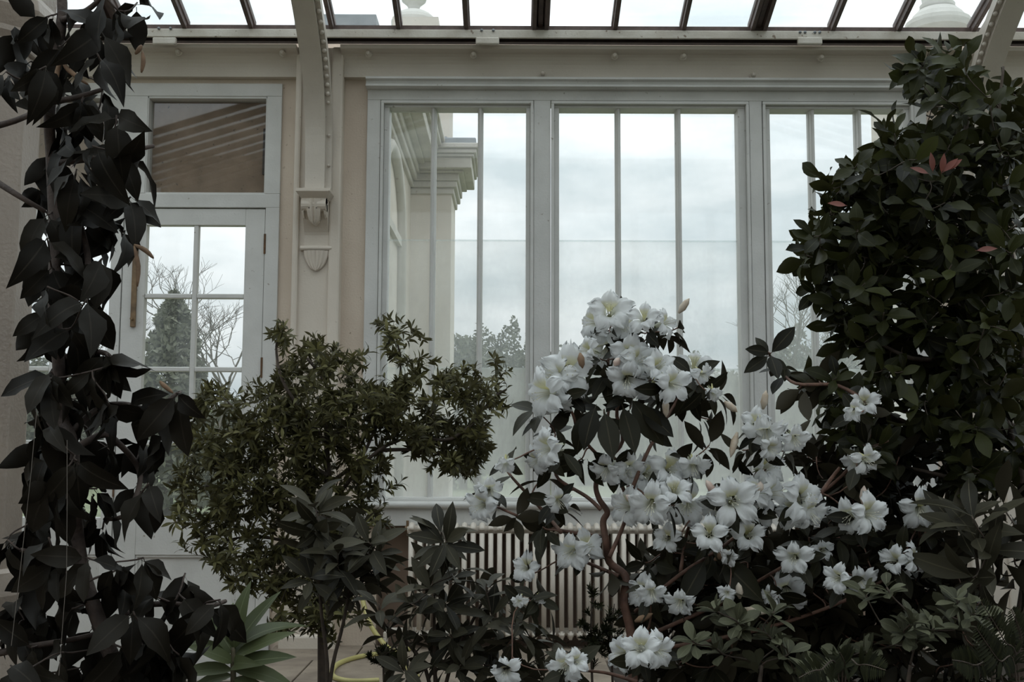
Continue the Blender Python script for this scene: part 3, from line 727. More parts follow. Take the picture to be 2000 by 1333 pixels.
# pier on the right with its urn, urn over the left wing, lead coping
xr0 = WX(1742, 300, 9.0); xr1 = xr0+0.95
rp = empty('stucco_pier', (xr0, 9.0, GZ), 'cream stucco pier outside behind the right casement and the leafy tree', 'pier')
zpt = WZ(1830, 62, 8.6)
MB().box(xr0, xr1, 8.9, 9.5, GZ, zpt-0.22).build('shaft', 'stucco', rp)
MB().box(xr0-0.02, xr1+0.1, 8.75, 9.6, zpt-0.22, zpt-0.1).build('cap', 'stucco_trim', rp, bevel=0.02); MB().box(xr0+0.05, xr1+0.05, 8.8, 9.55, zpt-0.1, zpt).build('plinth', 'stucco_trim', rp, bevel=0.02)
def urn(px, Y, py_base, s, label, prof):
    c = W(px, py_base, Y); u = empty('stone_urn', c, label, 'urn', 'stone urns on the parapets')
    MB().lathe([(r*s, z*s) for r, z in prof[:6]], c, 24).build('foot', 'urn_stone', u, smooth=False)
    MB().lathe([(r*s, z*s) for r, z in prof[5:]], c, 24).build('bowl', 'urn_stone', u, smooth=True)
up = [(0.62, -0.12), (0.66, 0.0), (0.66, 0.08), (0.56, 0.12), (0.52, 0.22), (0.40, 0.34), (0.34, 0.42), (0.36, 0.46), (0.30, 0.52), (0.34, 0.8), (0.5, 1.1), (0.55, 1.3), (0.4, 1.45), (0.1, 1.6)]
urn(1832, 9.2, 52, 0.40, 'large pale stone urn foot above the glass roof at upper right', up)
up2 = [(0.62, -0.3), (0.64, 0.0), (0.60, 0.10), (0.50, 0.20), (0.36, 0.28), (0.20, 0.33), (0.16, 0.42), (0.2, 0.5), (0.34, 0.62), (0.40, 0.85), (0.36, 1.05), (0.15, 1.2)]
urn(808, 9.3, 44, 0.30, 'small pale stone ball finial above the glass roof near the left casement', up2)
MB().box(-1.0, -0.62, 9.02, 9.5, z_ent1+0.3, W(808, 44, 9.3).z-0.06).build('parapet', 'stucco', wg)
a = W(575, 46, 9.62); b = W(735, 27, 9.62)
tag(MB().box(a.x, b.x, 9.62, 10.0, GZ, b.z).build('parapet_wall', 'lead', bevel=0.01), 'grey lead covered parapet top above the roof beside the left bracket', 'parapet')

# trees in the park
def bare_tree(px, Y, top_py, spread, seed, name='bare_tree', label='', depth=5, par=None, group='trees in the park'):
    random.seed(seed); base = W(px, 885, Y); base.z = GZ; ht = WZ(px, top_py, Y)-GZ
    t = empty(name, base, label, 'tree', group)
    mb = MB(); tr = MB()
    def rec(p, d, L, r, lev):
        q = p + d*L
        mid = p + d*L*0.5 + Vector((random.uniform(-1, 1), random.uniform(-1, 1), random.uniform(-.5, .5)))*L*0.07
        (tr if lev == 0 else mb).tube([p, mid, q], [r, r*0.85, r*0.68], 5 if lev < 2 else 3)
        if lev >= depth: return
        n = 3 if lev < 4 else 3
        for i in range(n):
            a = random.uniform(0, 6.283); w = random.uniform(0.35, 0.95)*spread
            dd = (d + Vector((math.cos(a)*w, math.sin(a)*w, random.uniform(-0.12, 0.25)))).normalized()
            rec(p + (q-p)*random.uniform(0.6, 1.0) if i else q, dd, L*random.uniform(0.62, 0.8), r*0.62, lev+1)
    rec(base, Vector((0, 0, 1)), ht*0.42, ht*0.016, 0)
    tr.build('trunk', 'bark_far', t); mb.build('branches', 'bark_far', t)
    return t, base, ht
bare_tree(1600, 30, 545, 1.0, 3, label='bare wide branching tree beyond the right casement', depth=6)
bare_tree(420, 31, 590, 1.15, 8, label='bare thin branched tree beyond the right leaf of the door', depth=6)
bare_tree(150, 30, 640, 1.1, 12, label='bare tree beyond the left leaf of the door', depth=6)
def quads_mesh(name, C, size, mat, rng):
    """many small leaf quads round the centres C"""
    n = len(C); d = rng.normal(size=(n, 3)); d /= np.linalg.norm(d, axis=1)[:, None]
    e = rng.normal(size=(n, 3)); e -= d*(e*d).sum(1)[:, None]; e /= np.linalg.norm(e, axis=1)[:, None]
    s = size*rng.uniform(0.6, 1.4, (n, 1)); V = np.stack([C-d*s, C+e*s*0.5, C+d*s, C-e*s*0.5], 1).reshape(-1, 3)
    me = bpy.data.meshes.new(name); me.from_pydata(V.tolist(), [], np.arange(n*4).reshape(-1, 4).tolist()); me.materials.append(M[mat]); return me
def leafy_tree(px, Y, top_py, w_px, seed, label, n=2600, shape='round', group='trees in the park', size=0.16):
    rng = np.random.default_rng(seed); base = W(px, 885, Y); base.z = GZ; ht = WZ(px, top_py, Y)-GZ; w = w_px/F*Y
    t = empty('leafy_tree' if shape == 'round' else 'conifer_tree', base, label, 'tree', group)
    MB().tube([base, base+Vector((0, 0, ht*0.5)), base+Vector((0.05, 0, ht*0.92))], [ht*0.03, ht*0.02, ht*0.004], 6).build('trunk', 'bark_far', t)
    u = rng.normal(size=(n, 3)); u /= np.linalg.norm(u, axis=1)[:, None]; rr = rng.uniform(0.25, 1, (n, 1))**0.5
    if shape == 'round':
        lob = 1 + 0.22*np.sin(u[:, :1]*7+seed)*np.cos(u[:, 2:]*6+seed*2)
        C = u*rr*lob*np.array([w/2, w/2, ht*0.5]) + np.array([0, 0, ht*0.52])
    else:
        zf = rng.uniform(0.04, 1, n); a = rng.uniform(0, 6.283, n)
        lay = 0.75+0.35*np.abs(np.sin(zf*26+a))
        r_ = (1-zf)**0.6*w/2*lay*rng.uniform(0.3, 1, n)**0.5
        C = np.stack([r_*np.cos(a), r_*np.sin(a), zf*ht], 1)
    o = bpy.data.objects.new('crown', quads_mesh('crown', C, size, 'leaf_far', rng)); COL.objects.link(o); o.parent = t
leafy_tree(330, 24, 572, 230, 1, 'grey green conifer beyond the right leaf of the door', 9000, 'cone', size=0.09)
for i, (px, Y, tp, w, lb) in enumerate(((905, 46, 655, 110, 'leafy tree in the park left of the first muntin line beside the wing'), (975, 50, 640, 120, 'leafy park tree seen in the right light of the left casement'), (1055, 48, 665, 130, 'leafy park tree behind the first window post'),
        (1140, 52, 690, 150, 'leafy park tree low behind the topmost white flowers'), (1240, 50, 700, 160, 'leafy park tree behind the middle of the flowering shrub'), (1340, 52, 705, 150, 'leafy park tree seen left of the second window post low down'),
        (1420, 46, 735, 130, 'low leafy park tree just left of the second window post'), (1530, 42, 655, 140, 'leafy park tree just right of the second window post'), (1640, 42, 665, 150, 'leafy park tree under the bare tree at right'), (1740, 44, 680, 140, 'leafy park tree behind the right stile of the window'),
        (70, 36, 700, 150, 'leafy park tree beyond the left leaf of the door'), (200, 36, 720, 150, 'leafy park tree behind the door meeting stiles'), (440, 38, 790, 180, 'low leafy bush beyond the lower door panes'))):
    leafy_tree(px, Y-4+(i % 3)*7, tp, w*1.15, 20+i, lb, 7000, size=0.12)
tag(MB().box(-60, 60, 72, 74, GZ, 4.0).build('park_hedge', 'lawn_green'), 'long clipped hedge at the far edge of the lawn', 'hedge')

# ================================================================== PLANTS
def leaf_mesh(name, mat, wr=0.36, curl=0.25, fold=0.15, peak=0.45, tip=1.0, n=6, wave=0.0, seed=0, petiole=0.08):
    """blade along +Y (0..1), face +Z; 3 points across; uv u across, v along"""
    rnd = random.Random(seed); v = []; f = []; uv = []
    for i in range(n+1):
        t = i/float(n)
        if i == 0: w = 0.012
        else:
            a = t**(math.log(0.5)/math.log(peak)); w = wr*0.5*max(0.0, math.sin(math.pi*min(a, 1)))**tip + 0.006*(1-t)
        zc = -curl*t*t; y = t*(1-0.25*curl*t)
        wv = wave*math.sin(t*9+seed)
        for u in (-1, 0, 1):
            v.append((u*w, petiole+y*(1-petiole) if i else 0.0 if False else petiole+y*(1-petiole), zc + fold*abs(u)*w + (wv*w*u)))
            uv.append((0.5+0.5*u, t))
    for i in range(n):
        for k in (0, 1): a = i*3+k; f.append((a, a+1, a+4, a+3))
    # petiole: thin triangle strip
    b = len(v); v += [(-0.008, 0, 0), (0.008, 0, 0), (0.008, petiole+0.02, -0.002), (-0.008, petiole+0.02, -0.002)]; uv += [(0.5, 0)]*4; f.append((b, b+1, b+2, b+3))
    me = bpy.data.meshes.new(name); me.from_pydata(v, [], f); me.polygons.foreach_set('use_smooth', [True]*len(f))
    ul = me.uv_layers.new(name='UVMap')
    li = np.empty(len(me.loops), dtype=np.int32); me.loops.foreach_get('vertex_index', li)
    ul.data.foreach_set('uv', np.array(uv, dtype=np.float32)[li].ravel()); me.materials.append(M[mat])
    me['v'] = 1
    LEAFD[name] = (np.array(v), f, np.array(uv), mat); me.name = name
    return name, me
LEAFD = {}
def leaf_set(base, mat, k=3, **kw):
    out = []
    for i in range(k):
        q = dict(kw); q['curl'] = kw.get('curl', 0.25)*(0.5+0.6*i); q['seed'] = i*3+1
        out.append(leaf_mesh('%s_shape_%d' % (base, i), mat, **q))
    return out
def leaf_matrix(pos, d, nrm_, L):
    d = d.normalized(); x = d.cross(nrm_)
    if x.length < 1e-4: x = d.orthogonal()
    x.normalize(); z = x.cross(d)
    return Matrix(((x.x*L, d.x*L, z.x*L, pos.x), (x.y*L, d.y*L, z.y*L, pos.y), (x.z*L, d.z*L, z.z*L, pos.z), (0, 0, 0, 1)))
class Plant:
    def __init__(s, name, base, label, cat, group, seed):
        s.root = empty(name, base, label, cat, group); s.leaves = []; s.rnd = random.Random(seed); s.nodes = []; s.dirs = []; s.rad = []
        s.twigs = []; s.tips = []
    def stem(s, pts, r0, r1, mat, name='stem', n=7):
        cur = smooth_path(pts, 5); rr = [r0+(r1-r0)*i/(len(cur)-1.0) for i in range(len(cur))]
        MB().tube(cur, rr, n).build(name, mat, s.root, smooth=True)
        for i, p in enumerate(cur):
            s.nodes.append(p.copy()); s.dirs.append((cur[min(i+1, len(cur)-1)]-cur[max(i-1, 0)]).normalized()); s.rad.append(rr[i])
    def grow(s, targets, up=0.5, rtip=0.0014, rk=0.010, below=1.6, sag=0.0, nseg=5, tube_n=5):
        """joins every target to the nearest branch already there with a curved twig"""
        N = np.array([tuple(p) for p in s.nodes]); T = list(targets)
        T.sort(key=lambda t: np.min(((N-np.array(t))**2).sum(1)))
        for t in T:
            t = Vector(t); A = np.array([tuple(p) for p in s.nodes]); dv = np.array(t)-A
            d = np.sqrt((dv**2).sum(1)); cost = d + below*np.maximum(0, -dv[:, 2])*0.6 + 0.02
            i = int(np.argmin(cost)); p = s.nodes[i]; L = max((t-p).length, 1e-4)
            d0 = ((t-p).normalized()*0.6 + s.dirs[i]*0.5).normalized()
            d1 = ((t-p).normalized()*0.7 + Vector((s.rnd.uniform(-.3, .3), s.rnd.uniform(-.3, .3), up))).normalized()
            c1 = p + d0*L*0.4; c2 = t - d1*L*0.35 - Vector((0, 0, sag*L))
            cur = [(1-u)**3*p + 3*(1-u)**2*u*c1 + 3*(1-u)*u*u*c2 + u**3*t for u in [k/float(nseg) for k in range(nseg+1)]]
            r0 = min(s.rad[i]*0.85, rtip + rk*L); rr = [r0+(rtip-r0)*k/float(nseg) for k in range(nseg+1)]
            s.twigs.append((cur, rr, tube_n, r0*L))
            for k in range(1, nseg+1):
                s.nodes.append(cur[k]); s.dirs.append((cur[k]-cur[k-1]).normalized()); s.rad.append(rr[k])
            s.tips.append((t, (cur[-1]-cur[-2]).normalized(), cur))
    def leaf(s, sets, pos, d, nrm_, L): s.leaves.append((sets[s.rnd.randrange(len(sets))], leaf_matrix(pos, d, nrm_, L), L/ (pos.y**2)))
    def whorl(s, sets, pos, axis, n, L, spread=1.1, droop=0.2, jit=0.25, back=0.0, lv=0.25):
        """n leaves round the end of a twig; spread = angle from its axis"""
        u = axis.orthogonal().normalized(); w = axis.cross(u); a0 = s.rnd.uniform(0, 6.283)
        for k in range(n):
            a = a0 + 2.39996*k; sp = spread*(0.55+0.5*k/max(1, n-1)) + s.rnd.uniform(-jit, jit)
            rad = u*math.cos(a)+w*math.sin(a)
            d = axis*math.cos(sp)+rad*math.sin(sp)+Vector((0, 0, -droop*s.rnd.uniform(0.4, 1.4)))
            nn = axis*math.sin(sp)-rad*math.cos(sp) + Vector((s.rnd.uniform(-.3, .3), s.rnd.uniform(-.3, .3), 0.15))
            s.leaf(sets, pos - axis*back*L*k/float(n), d, nn, L*s.rnd.uniform(1-lv, 1+lv*0.7))
    def finish(s, bark, branch_name='branches', leaf_name='leaf', limit=300, far_mat=None):
        s.twigs.sort(key=lambda q: -q[3])
        for cur, rr, tn, _ in s.twigs[:300]: MB().tube(cur, rr, tn).build('branch', bark, s.root, smooth=True)
        if len(s.twigs) > 300:
            mb = MB()
            for cur, rr, tn, _ in s.twigs[300:]: mb.tube(cur, rr, tn)
            mb.build('twigs', bark, s.root, smooth=True)['kind'] = 'stuff'
        s.leaves.sort(key=lambda q: -q[2])
        org = Matrix.Translation(-parent_origin(s.root))
        for (nm, me), mt, sc_ in s.leaves[:limit]:
            o = bpy.data.objects.new(leaf_name, me); COL.objects.link(o); o.parent = s.root; o.matrix_local = org @ mt
        rest = s.leaves[limit:]
        if rest:
            V = []; Fc = []; UV = []; off = 0
            for (nm, me), mt, sc_ in rest:
                v, f, uv, _ = LEAFD[nm]; A = np.array(org @ mt); V.append(v @ A[:3, :3].T + A[:3, 3]); UV.append(uv)
                Fc += [tuple(i+off for i in q) for q in f]; off += len(v)
            me = bpy.data.meshes.new('foliage'); me.from_pydata(np.concatenate(V).tolist(), [], Fc); me.polygons.foreach_set('use_smooth', [True]*len(Fc))
            ul = me.uv_layers.new(name='UVMap'); li = np.empty(len(me.loops), dtype=np.int32); me.loops.foreach_get('vertex_index', li)
            ul.data.foreach_set('uv', np.concatenate(UV).astype(np.float32)[li].ravel()); me.materials.append(M[LEAFD[rest[0][0][0]][3]])
            o = bpy.data.objects.new('foliage', me); COL.objects.link(o); o.parent = s.root; o['kind'] = 'stuff'
def scatter(blobs, rnd, Y0, thick, mind=0.0):
    """targets spread through ellipsoids given by centre and half axes in the photograph (x, y, rx, ry, n[, dY])"""
    out = []
    for b in blobs:
        cx, cy, rx, ry, n = b[:5]; dY = b[5] if len(b) > 5 else 0.0; made = 0; tries = 0
        while made < n and tries < n*20:
            tries += 1; a = rnd.uniform(0, 6.283); r = math.sqrt(rnd.random()); x = r*math.cos(a); y = r*math.sin(a)
            h = math.sqrt(max(0.05, 1-r*r)); Y = Y0 + dY + rnd.uniform(-1, 1)*h*thick
            p = W(cx+x*rx, cy+y*ry, Y)
            if mind and any((p-q).length_squared < mind*mind for q in out[-60:]): continue
            out.append(p); made += 1
    return out

# ---- A. climber with large drooping leaves on the left
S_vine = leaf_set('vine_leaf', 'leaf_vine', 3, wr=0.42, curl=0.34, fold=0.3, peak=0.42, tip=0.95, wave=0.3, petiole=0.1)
YV = 2.62
pl = Plant('climbing_plant', W(232, 1500, YV), 'tall dark climber with large drooping leaves in front of the left column and door', 'climber', None, 5)
vs = [(236, 1560, .02), (228, 1330, 0), (206, 1251, -.02), (168, 1139, 0), (154, 1076, .02), (143, 971, 0), (140, 866, 0), (121, 815, .02), (115, 710, 0), (105, 570, -.02), (108, 482, 0), (101, 315, .03), (98, 210, 0), (122, 28, 0), (112, -60, .02)]
pl.stem([W(x, y, YV+d) for x, y, d in vs], 0.019, 0.012, 'bark_vine')
for side in ([(0, 1276), (70, 1262), (150, 1248), (231, 1227)], [(-20, 250), (40, 232), (84, 206), (110, 150)], [(-15, 350), (40, 385), (88, 413)], [(150, 420), (171, 500), (165, 545), (143, 566), (118, 590)],
             [(140, 880), (200, 850), (231, 866), (268, 910), (272, 950), (245, 1006), (205, 1015)], [(154, 1090), (100, 1085), (40, 1075)], [(168, 1140), (130, 1120), (70, 1120)], [(200, 1240), (260, 1190), (320, 1180), (400, 1185), (440, 1175)],
             [(122, 700), (170, 690), (205, 690), (225, 710)], [(135, 850), (190, 800), (240, 790), (300, 800), (345, 770)], [(98, 200), (150, 190), (200, 175)], [(120, 40), (170, 20), (215, -20)], [(100, 320), (180, 310), (235, 300), (300, 285)]):
    pl.stem([W(x, y, YV+pl.rnd.uniform(-.05, .05)) for x, y in side], 0.0085, 0.005, 'bark_vine', 'side_shoot')
nodes = [(max(x, 92) if 150 < y < 1000 else x, y) for x, y in [(100,30),(150,60),(230,20),(268,5),(190,105),(140,140),(90,130),(230,90),(60,120),(12,140),(200,175),(160,200),(120,230),(228,225),(180,285),(235,300),(250,305),(150,330),(200,355),(110,370),(80,375),(255,385),(150,400),(205,425),(120,440),(85,465),(180,475),(235,445),(62,500),(62,560),(110,580),(170,585),(200,505),(190,560),(45,620),(140,640),(92,655),(160,690),(205,690),(225,715),(60,740),(100,725),(180,725),(130,785),(160,775),(210,785),(62,825),(110,845),(248,790),(290,795),(345,768),(335,775),(280,860),(300,850),(80,895),(150,900),(220,885),(100,950),(190,955),(268,945),(290,945),(62,975),(165,990),(200,1035),(40,1050),(95,1050),(15,1055),(280,1090),(70,1120),(222,1105),(235,1110),(120,1150),(35,1185),(90,1195),(140,1190),(300,1165),(362,1120),(348,1160),(430,1172),(400,1180),(260,1195),(300,1230),(380,1190),(180,1225),(35,1225),(62,1265),(120,1275),(20,1300),(240,1265),(290,1280),(320,1300),(350,1280),(100,1315),(160,1305),(210,1300),(75,40),(40,60),(120,90),(170,30),(200,60),(130,280),(90,300),(170,240),(100,520),(130,700),(90,800),(120,900),(170,1090),(60,1020),(110,1100),(130,470),(75,420),(170,440),(150,520),(125,600),(85,610),(155,740),(100,870),(60,920),(130,960),(45,870),(175,850),(90,1000),(20,1180),(60,1210),(250,1320),(180,1270),(50,1310),(320,1250),(270,1240)]]
pl.grow([W(x, y, YV+pl.rnd.uniform(-.16, .14)) for x, y in nodes], up=0.1, rtip=0.0022, rk=0.014, below=0.3)
for t, d, cur in pl.tips:
    ax = (d*0.8 + Vector((pl.rnd.uniform(-.35, .35), pl.rnd.uniform(-.5, .1), 0.35))).normalized()
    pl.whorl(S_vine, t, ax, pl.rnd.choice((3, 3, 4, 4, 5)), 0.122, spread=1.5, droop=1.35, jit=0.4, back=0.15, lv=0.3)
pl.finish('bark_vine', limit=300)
# dry seed pods on the climber
for pts in ([(118, 105), (128, 130), (150, 150), (172, 165)], [(122, 112), (112, 140), (108, 178)], [(312, 745), (322, 755), (338, 768)], [(277, 88), (272, 96), (264, 106)], [(278, 100), (280, 120), (276, 142)], [(262, 480), (270, 520), (268, 560)], [(262, 478), (285, 490), (300, 505)]):
    q = smooth_path([W(x, y, YV-0.1) for x, y in pts], 3); n = len(q)
    MB().tube(q, [0.0012+0.0048*math.sin(math.pi*(i+0.3)/(n-0.4)) for i in range(n)], 6).build('seed_pod', 'withered', pl.root, smooth=True)
# climbing wires
for i, (pts, lb) in enumerate((([(72, 800), (60, 930), (40, 1110), (22, 1262)], 'thin pale training string in front of the column base'), ([(131, 860), (131, 1000), (130, 1120), (115, 1320)], 'thin pale training string beside the climber stem'))):
    tag(MB().tube([W(x, y, YV-0.2) for x, y in pts], 0.0007, 5).build('training_string', 'string'), lb, 'string', 'training strings')

# ---- B. small leaved shrub in the middle
S_shrub = leaf_set('shrub_leaf', 'leaf_shrub', 3, wr=0.25, curl=0.4, fold=0.2, peak=0.5, tip=0.95, n=4, petiole=0.05)
YS = 4.55
sh = Plant('small_leaved_shrub', Vector((W(632, 1330, YS).x, YS, PAVE)), 'wide olive green shrub with tiny narrow leaves between door and window', 'shrub', None, 9)
g0 = Vector((W(632, 1330, YS).x, YS, PAVE-0.01))
sh.stem([g0, W(630, 1250, YS), W(628, 1120, YS), W(632, 1000, YS), W(640, 940, YS), W(638, 860, YS), W(640, 760, YS), W(600, 700, YS)], 0.022, 0.006, 'bark_brown')
for st in ([(632, 1010), (690, 930), (740, 880), (800, 850), (850, 800), (870, 750)], [(636, 950), (700, 900), (730, 845), (780, 740), (775, 660)], [(640, 930), (560, 880), (500, 840), (440, 780)], [(632, 1040), (560, 980), (480, 960), (400, 950)],
           [(628, 1120), (560, 1060), (480, 1050), (430, 1060)], [(800, 850), (870, 860), (920, 830), (960, 780), (990, 760)], [(640, 870), (560, 760), (540, 690), (545, 640)], [(632, 1100), (680, 1040), (730, 1010)], [(628, 1150), (590, 1130), (560, 1150)], [(740, 880), (830, 880), (890, 900)]):
    sh.stem([W(x, y, YS+sh.rnd.uniform(-.12, .12)) for x, y in st], 0.009, 0.003, 'bark_brown', 'limb')
bl = [(600,700,62,48,34),(545,648,18,25,7),(635,680,25,30,8),(770,655,38,42,14),(820,690,40,30,8),(695,710,34,32,10),(480,820,105,75,60),(450,870,90,60,45),(620,780,110,60,80),(560,850,100,60,60),(850,800,110,75,110),(880,870,80,50,75),(905,905,40,25,18),(960,730,42,38,10),(975,790,30,40,8),(910,745,50,40,14),(780,800,60,60,40),(440,960,100,75,70),(520,950,100,75,75),(400,1000,55,50,24),(455,1070,70,45,40),(480,1115,45,40,20),(610,910,60,70,45),(570,1020,80,70,55),(640,1070,55,80,45),(600,1160,70,70,45),(540,1110,60,60,36),(720,905,60,40,18),(735,935,60,30,14),(725,1000,45,35,14),(690,1000,50,60,22),(660,1200,50,60,26),(560,1200,40,50,14),(640,840,80,60,45),(420,790,40,40,14),(390,870,40,50,16),(355,960,25,50,8),(345,1030,22,40,6),(690,800,70,60,40),(740,780,50,50,22)]
sh.grow(scatter(bl, sh.rnd, YS, 0.30), up=0.35, rtip=0.0010, rk=0.008, below=0.25, nseg=4, tube_n=4)
for t, d, cur in sh.tips:
    for j in range(len(cur)-1):
        for h in (0.0, 0.5):
            p = cur[j]*(1-h)+cur[j+1]*h; dd = (cur[j+1]-cur[j]).normalized()
            if (p-t).length < 0.20: sh.whorl(S_shrub, p, (dd+Vector((0, 0, .2))).normalized(), 1, 0.046, spread=1.3, droop=0.15, jit=0.45)
    sh.whorl(S_shrub, t, (d+Vector((0, 0, .3))).normalized(), 5, 0.050, spread=0.8, droop=0.12, jit=0.4, back=0.8)
sh.finish('bark_brown', limit=300)

# ---- flowers
def petal_mesh(name, mat, seed):
    nu, nv = 12, 8; rnd = random.Random(seed); v = []; f = []; uv = []; ph = rnd.uniform(0, 6); ph2 = rnd.uniform(0, 6)
    for j in range(nv+1):
        t = j/float(nv)
        if t < 0.42: q = t/0.42; r = 0.05+0.12*q**1.3; z = -0.62+0.47*q; hw = r*0.75
        else:
            q = (t-0.42)/0.58; r = 0.17+0.40*q; z = -0.15+0.15*math.sin(q*2.0)-0.16*q*q
            hw = (0.115+0.085*math.sin(math.pi*min(1, q*0.75+0.05)))*(1 if q < 0.62 else math.sqrt(max(0.0, 1-((q-0.62)/0.41)**2)))+0.012
        for i in range(nu+1):
            u = -1+2*i/float(nu)
            k_ = max(0.0, (t-0.4)/0.6)
            ruf = k_*(0.055*math.sin(u*5+ph+t*5) + 0.06*abs(u)*math.sin(u*11+ph2+t*8) + 0.025*math.sin(t*17+u*7+ph))
            bend = -0.12*u*u*k_
            jag = k_*k_*(0.04*math.sin(u*9+ph2*3)+0.035*math.sin(u*17+ph*5)+0.02*math.sin(u*29+ph2))
            if t <= 0.45: v.append((r*math.sin(u*0.62), r*math.cos(u*0.62), z))
            else: v.append((u*hw*(1+jag*2), r-0.07*u*u*k_+jag, z+ruf+bend))
            uv.append((0.5+0.5*u, t))
    for j in range(nv):
        for i in range(nu): a = j*(nu+1)+i; f.append((a, a+1, a+nu+2, a+nu+1))
    me = bpy.data.meshes.new(name); me.from_pydata(v, [], f); me.polygons.foreach_set('use_smooth', [True]*len(f))
    ul = me.uv_layers.new(name='UVMap'); li = np.empty(len(me.loops), dtype=np.int32); me.loops.foreach_get('vertex_index', li)
    ul.data.foreach_set('uv', np.array(uv, dtype=np.float32)[li].ravel()); me.materials.append(M[mat]); return me
PET = [petal_mesh('petal_shape_%d' % i, 'petal_plain', i) for i in range(4)]; PETB = [petal_mesh('petal_blotched_%d' % i, 'petal_blotch', i+9) for i in range(2)]
def stamen_mesh():
    mb = MB(); rnd = random.Random(2)
    for k in range(6):
        a = k*1.05; c = 0.05; mb.tube([(0.02*math.cos(a), 0.02*math.sin(a), -0.5), (c*math.cos(a), c*math.sin(a)-0.02, -0.1), (0.10*math.cos(a), 0.1*math.sin(a)-0.05, 0.14+rnd.uniform(-.05, .05))], [0.008, 0.006, 0.005], 3)
        mb.ball((0.10*math.cos(a), 0.1*math.sin(a)-0.05, 0.15), 0.016, 5, 3)
    return mb.mesh('stamen_shape', 'stamen')
STA = stamen_mesh()
CALYX = MB().lathe([(0.012, -0.80), (0.02, -0.66), (0.065, -0.60), (0.05, -0.52)], n=7).mesh('calyx_shape', 'leaf_bud')
def flower(root, pos, axis, size, rnd, wilt=0.0):
    """five petals, stamens and calyx; axis = the way the flower faces"""
    axis = axis.normalized(); z = axis; x = z.cross(Vector((0, 0, 1)))
    x = x.normalized() if x.length > 1e-3 else Vector((1, 0, 0)); x = -x; y = z.cross(x); B = Matrix(((x.x, y.x, z.x), (x.y, y.y, z.y), (x.z, y.z, z.z)))
    fl_ = bpy.data.objects.new('flower', CALYX); COL.objects.link(fl_); fl_.parent = root
    Mw = Matrix.Translation(pos) @ B.to_4x4() @ Matrix.Rotation(rnd.uniform(-.3, .3), 4, 'Z') @ Matrix.Diagonal((size, size, size, 1))
    fl_.matrix_local = Matrix.Translation(-parent_origin(root)) @ Mw
    for k in range(5):
        me = PETB[rnd.randrange(2)] if k == 0 else PET[rnd.randrange(4)]
        o = bpy.data.objects.new('petal', me); COL.objects.link(o); o.parent = fl_
        op = rnd.uniform(-0.28, 0.40) + wilt*rnd.uniform(0.3, 0.8)
        o.matrix_local = Matrix.Rotation(k*2*math.pi/5+rnd.uniform(-.08, .08), 4, 'Z') @ Matrix.Translation((0, 0.1, -0.3)) @ Matrix.Rotation(op, 4, 'X') @ Matrix.Translation((0, -0.1, 0.3)) @ Matrix.Diagonal((rnd.uniform(.9, 1.15), rnd.uniform(.9, 1.1), 1, 1))
    o = bpy.data.objects.new('stamens', STA); COL.objects.link(o); o.parent = fl_
    return fl_
# ---- C. white rhododendron
S_rh = leaf_set('rhododendron_leaf', 'leaf_rhodo', 3, wr=0.40, curl=0.22, fold=0.22, peak=0.48, tip=0.9, petiole=0.09)
YH = 3.05
rh = Plant('white_rhododendron', Vector((W(1260, 1000, YH).x, YH, 0.18)), 'big rhododendron covered with white flowers in front of the radiator and window', 'shrub', None, 21)
rb = Vector((W(1260, 1000, YH).x, YH, 0.168))
rh.stem([rb, W(1236, 1330, YH), W(1232, 1240, YH), W(1218, 1175, YH), W(1222, 1128, YH), W(1190, 1098, YH+.02), W(1184, 1060, YH-.02), W(1178, 1020, YH), W(1186, 1000, YH), W(1170, 975, YH), W(1164, 945, YH), W(1180, 905, YH), W(1216, 862, YH), W(1205, 800, YH), W(1240, 720, YH)], 0.014, 0.004, 'bark_red')
for st in ([(1188, 1090), (1230, 1000), (1219, 918), (1191, 872), (1195, 785), (1191, 708), (1190, 640)], [(1235, 990), (1209, 935), (1146, 865), (1110, 800), (1100, 750)], [(1240, 960), (1265, 872), (1314, 792), (1350, 730)], [(1174, 1000), (1140, 975), (1092, 935), (1075, 900), (1060, 880)],
           [(1181, 1048), (1130, 1040), (1060, 1030), (1000, 1000), (960, 985)], [(1100, 1035), (1060, 1000), (1000, 940), (985, 915)], [(1240, 1200), (1330, 1120), (1420, 1060), (1480, 1000), (1500, 920), (1490, 860)], [(1260, 1250), (1400, 1180), (1520, 1110), (1620, 1060), (1680, 1010)],
           [(1330, 1120), (1340, 1060), (1345, 1010)], [(1300, 1260), (1500, 1230), (1680, 1160), (1780, 1080), (1800, 1010)], [(1212, 1130), (1150, 1100), (1110, 1085)], [(1480, 1000), (1600, 960), (1690, 870), (1690, 800)], [(1600, 960), (1660, 900), (1740, 860)], [(1240, 1330), (1180, 1320), (1110, 1310)], [(1250, 1300), (1262, 1270)], [(1700, 800), (1640, 760), (1560, 745), (1520, 720), (1505, 690)]):
    rh.stem([W(x, y, YH+rh.rnd.uniform(-.10, .10)) + Vector((rh.rnd.uniform(-.008, .008), 0, rh.rnd.uniform(-.008, .008))) for x, y in st], 0.0058, 0.003, 'bark_red', 'limb')
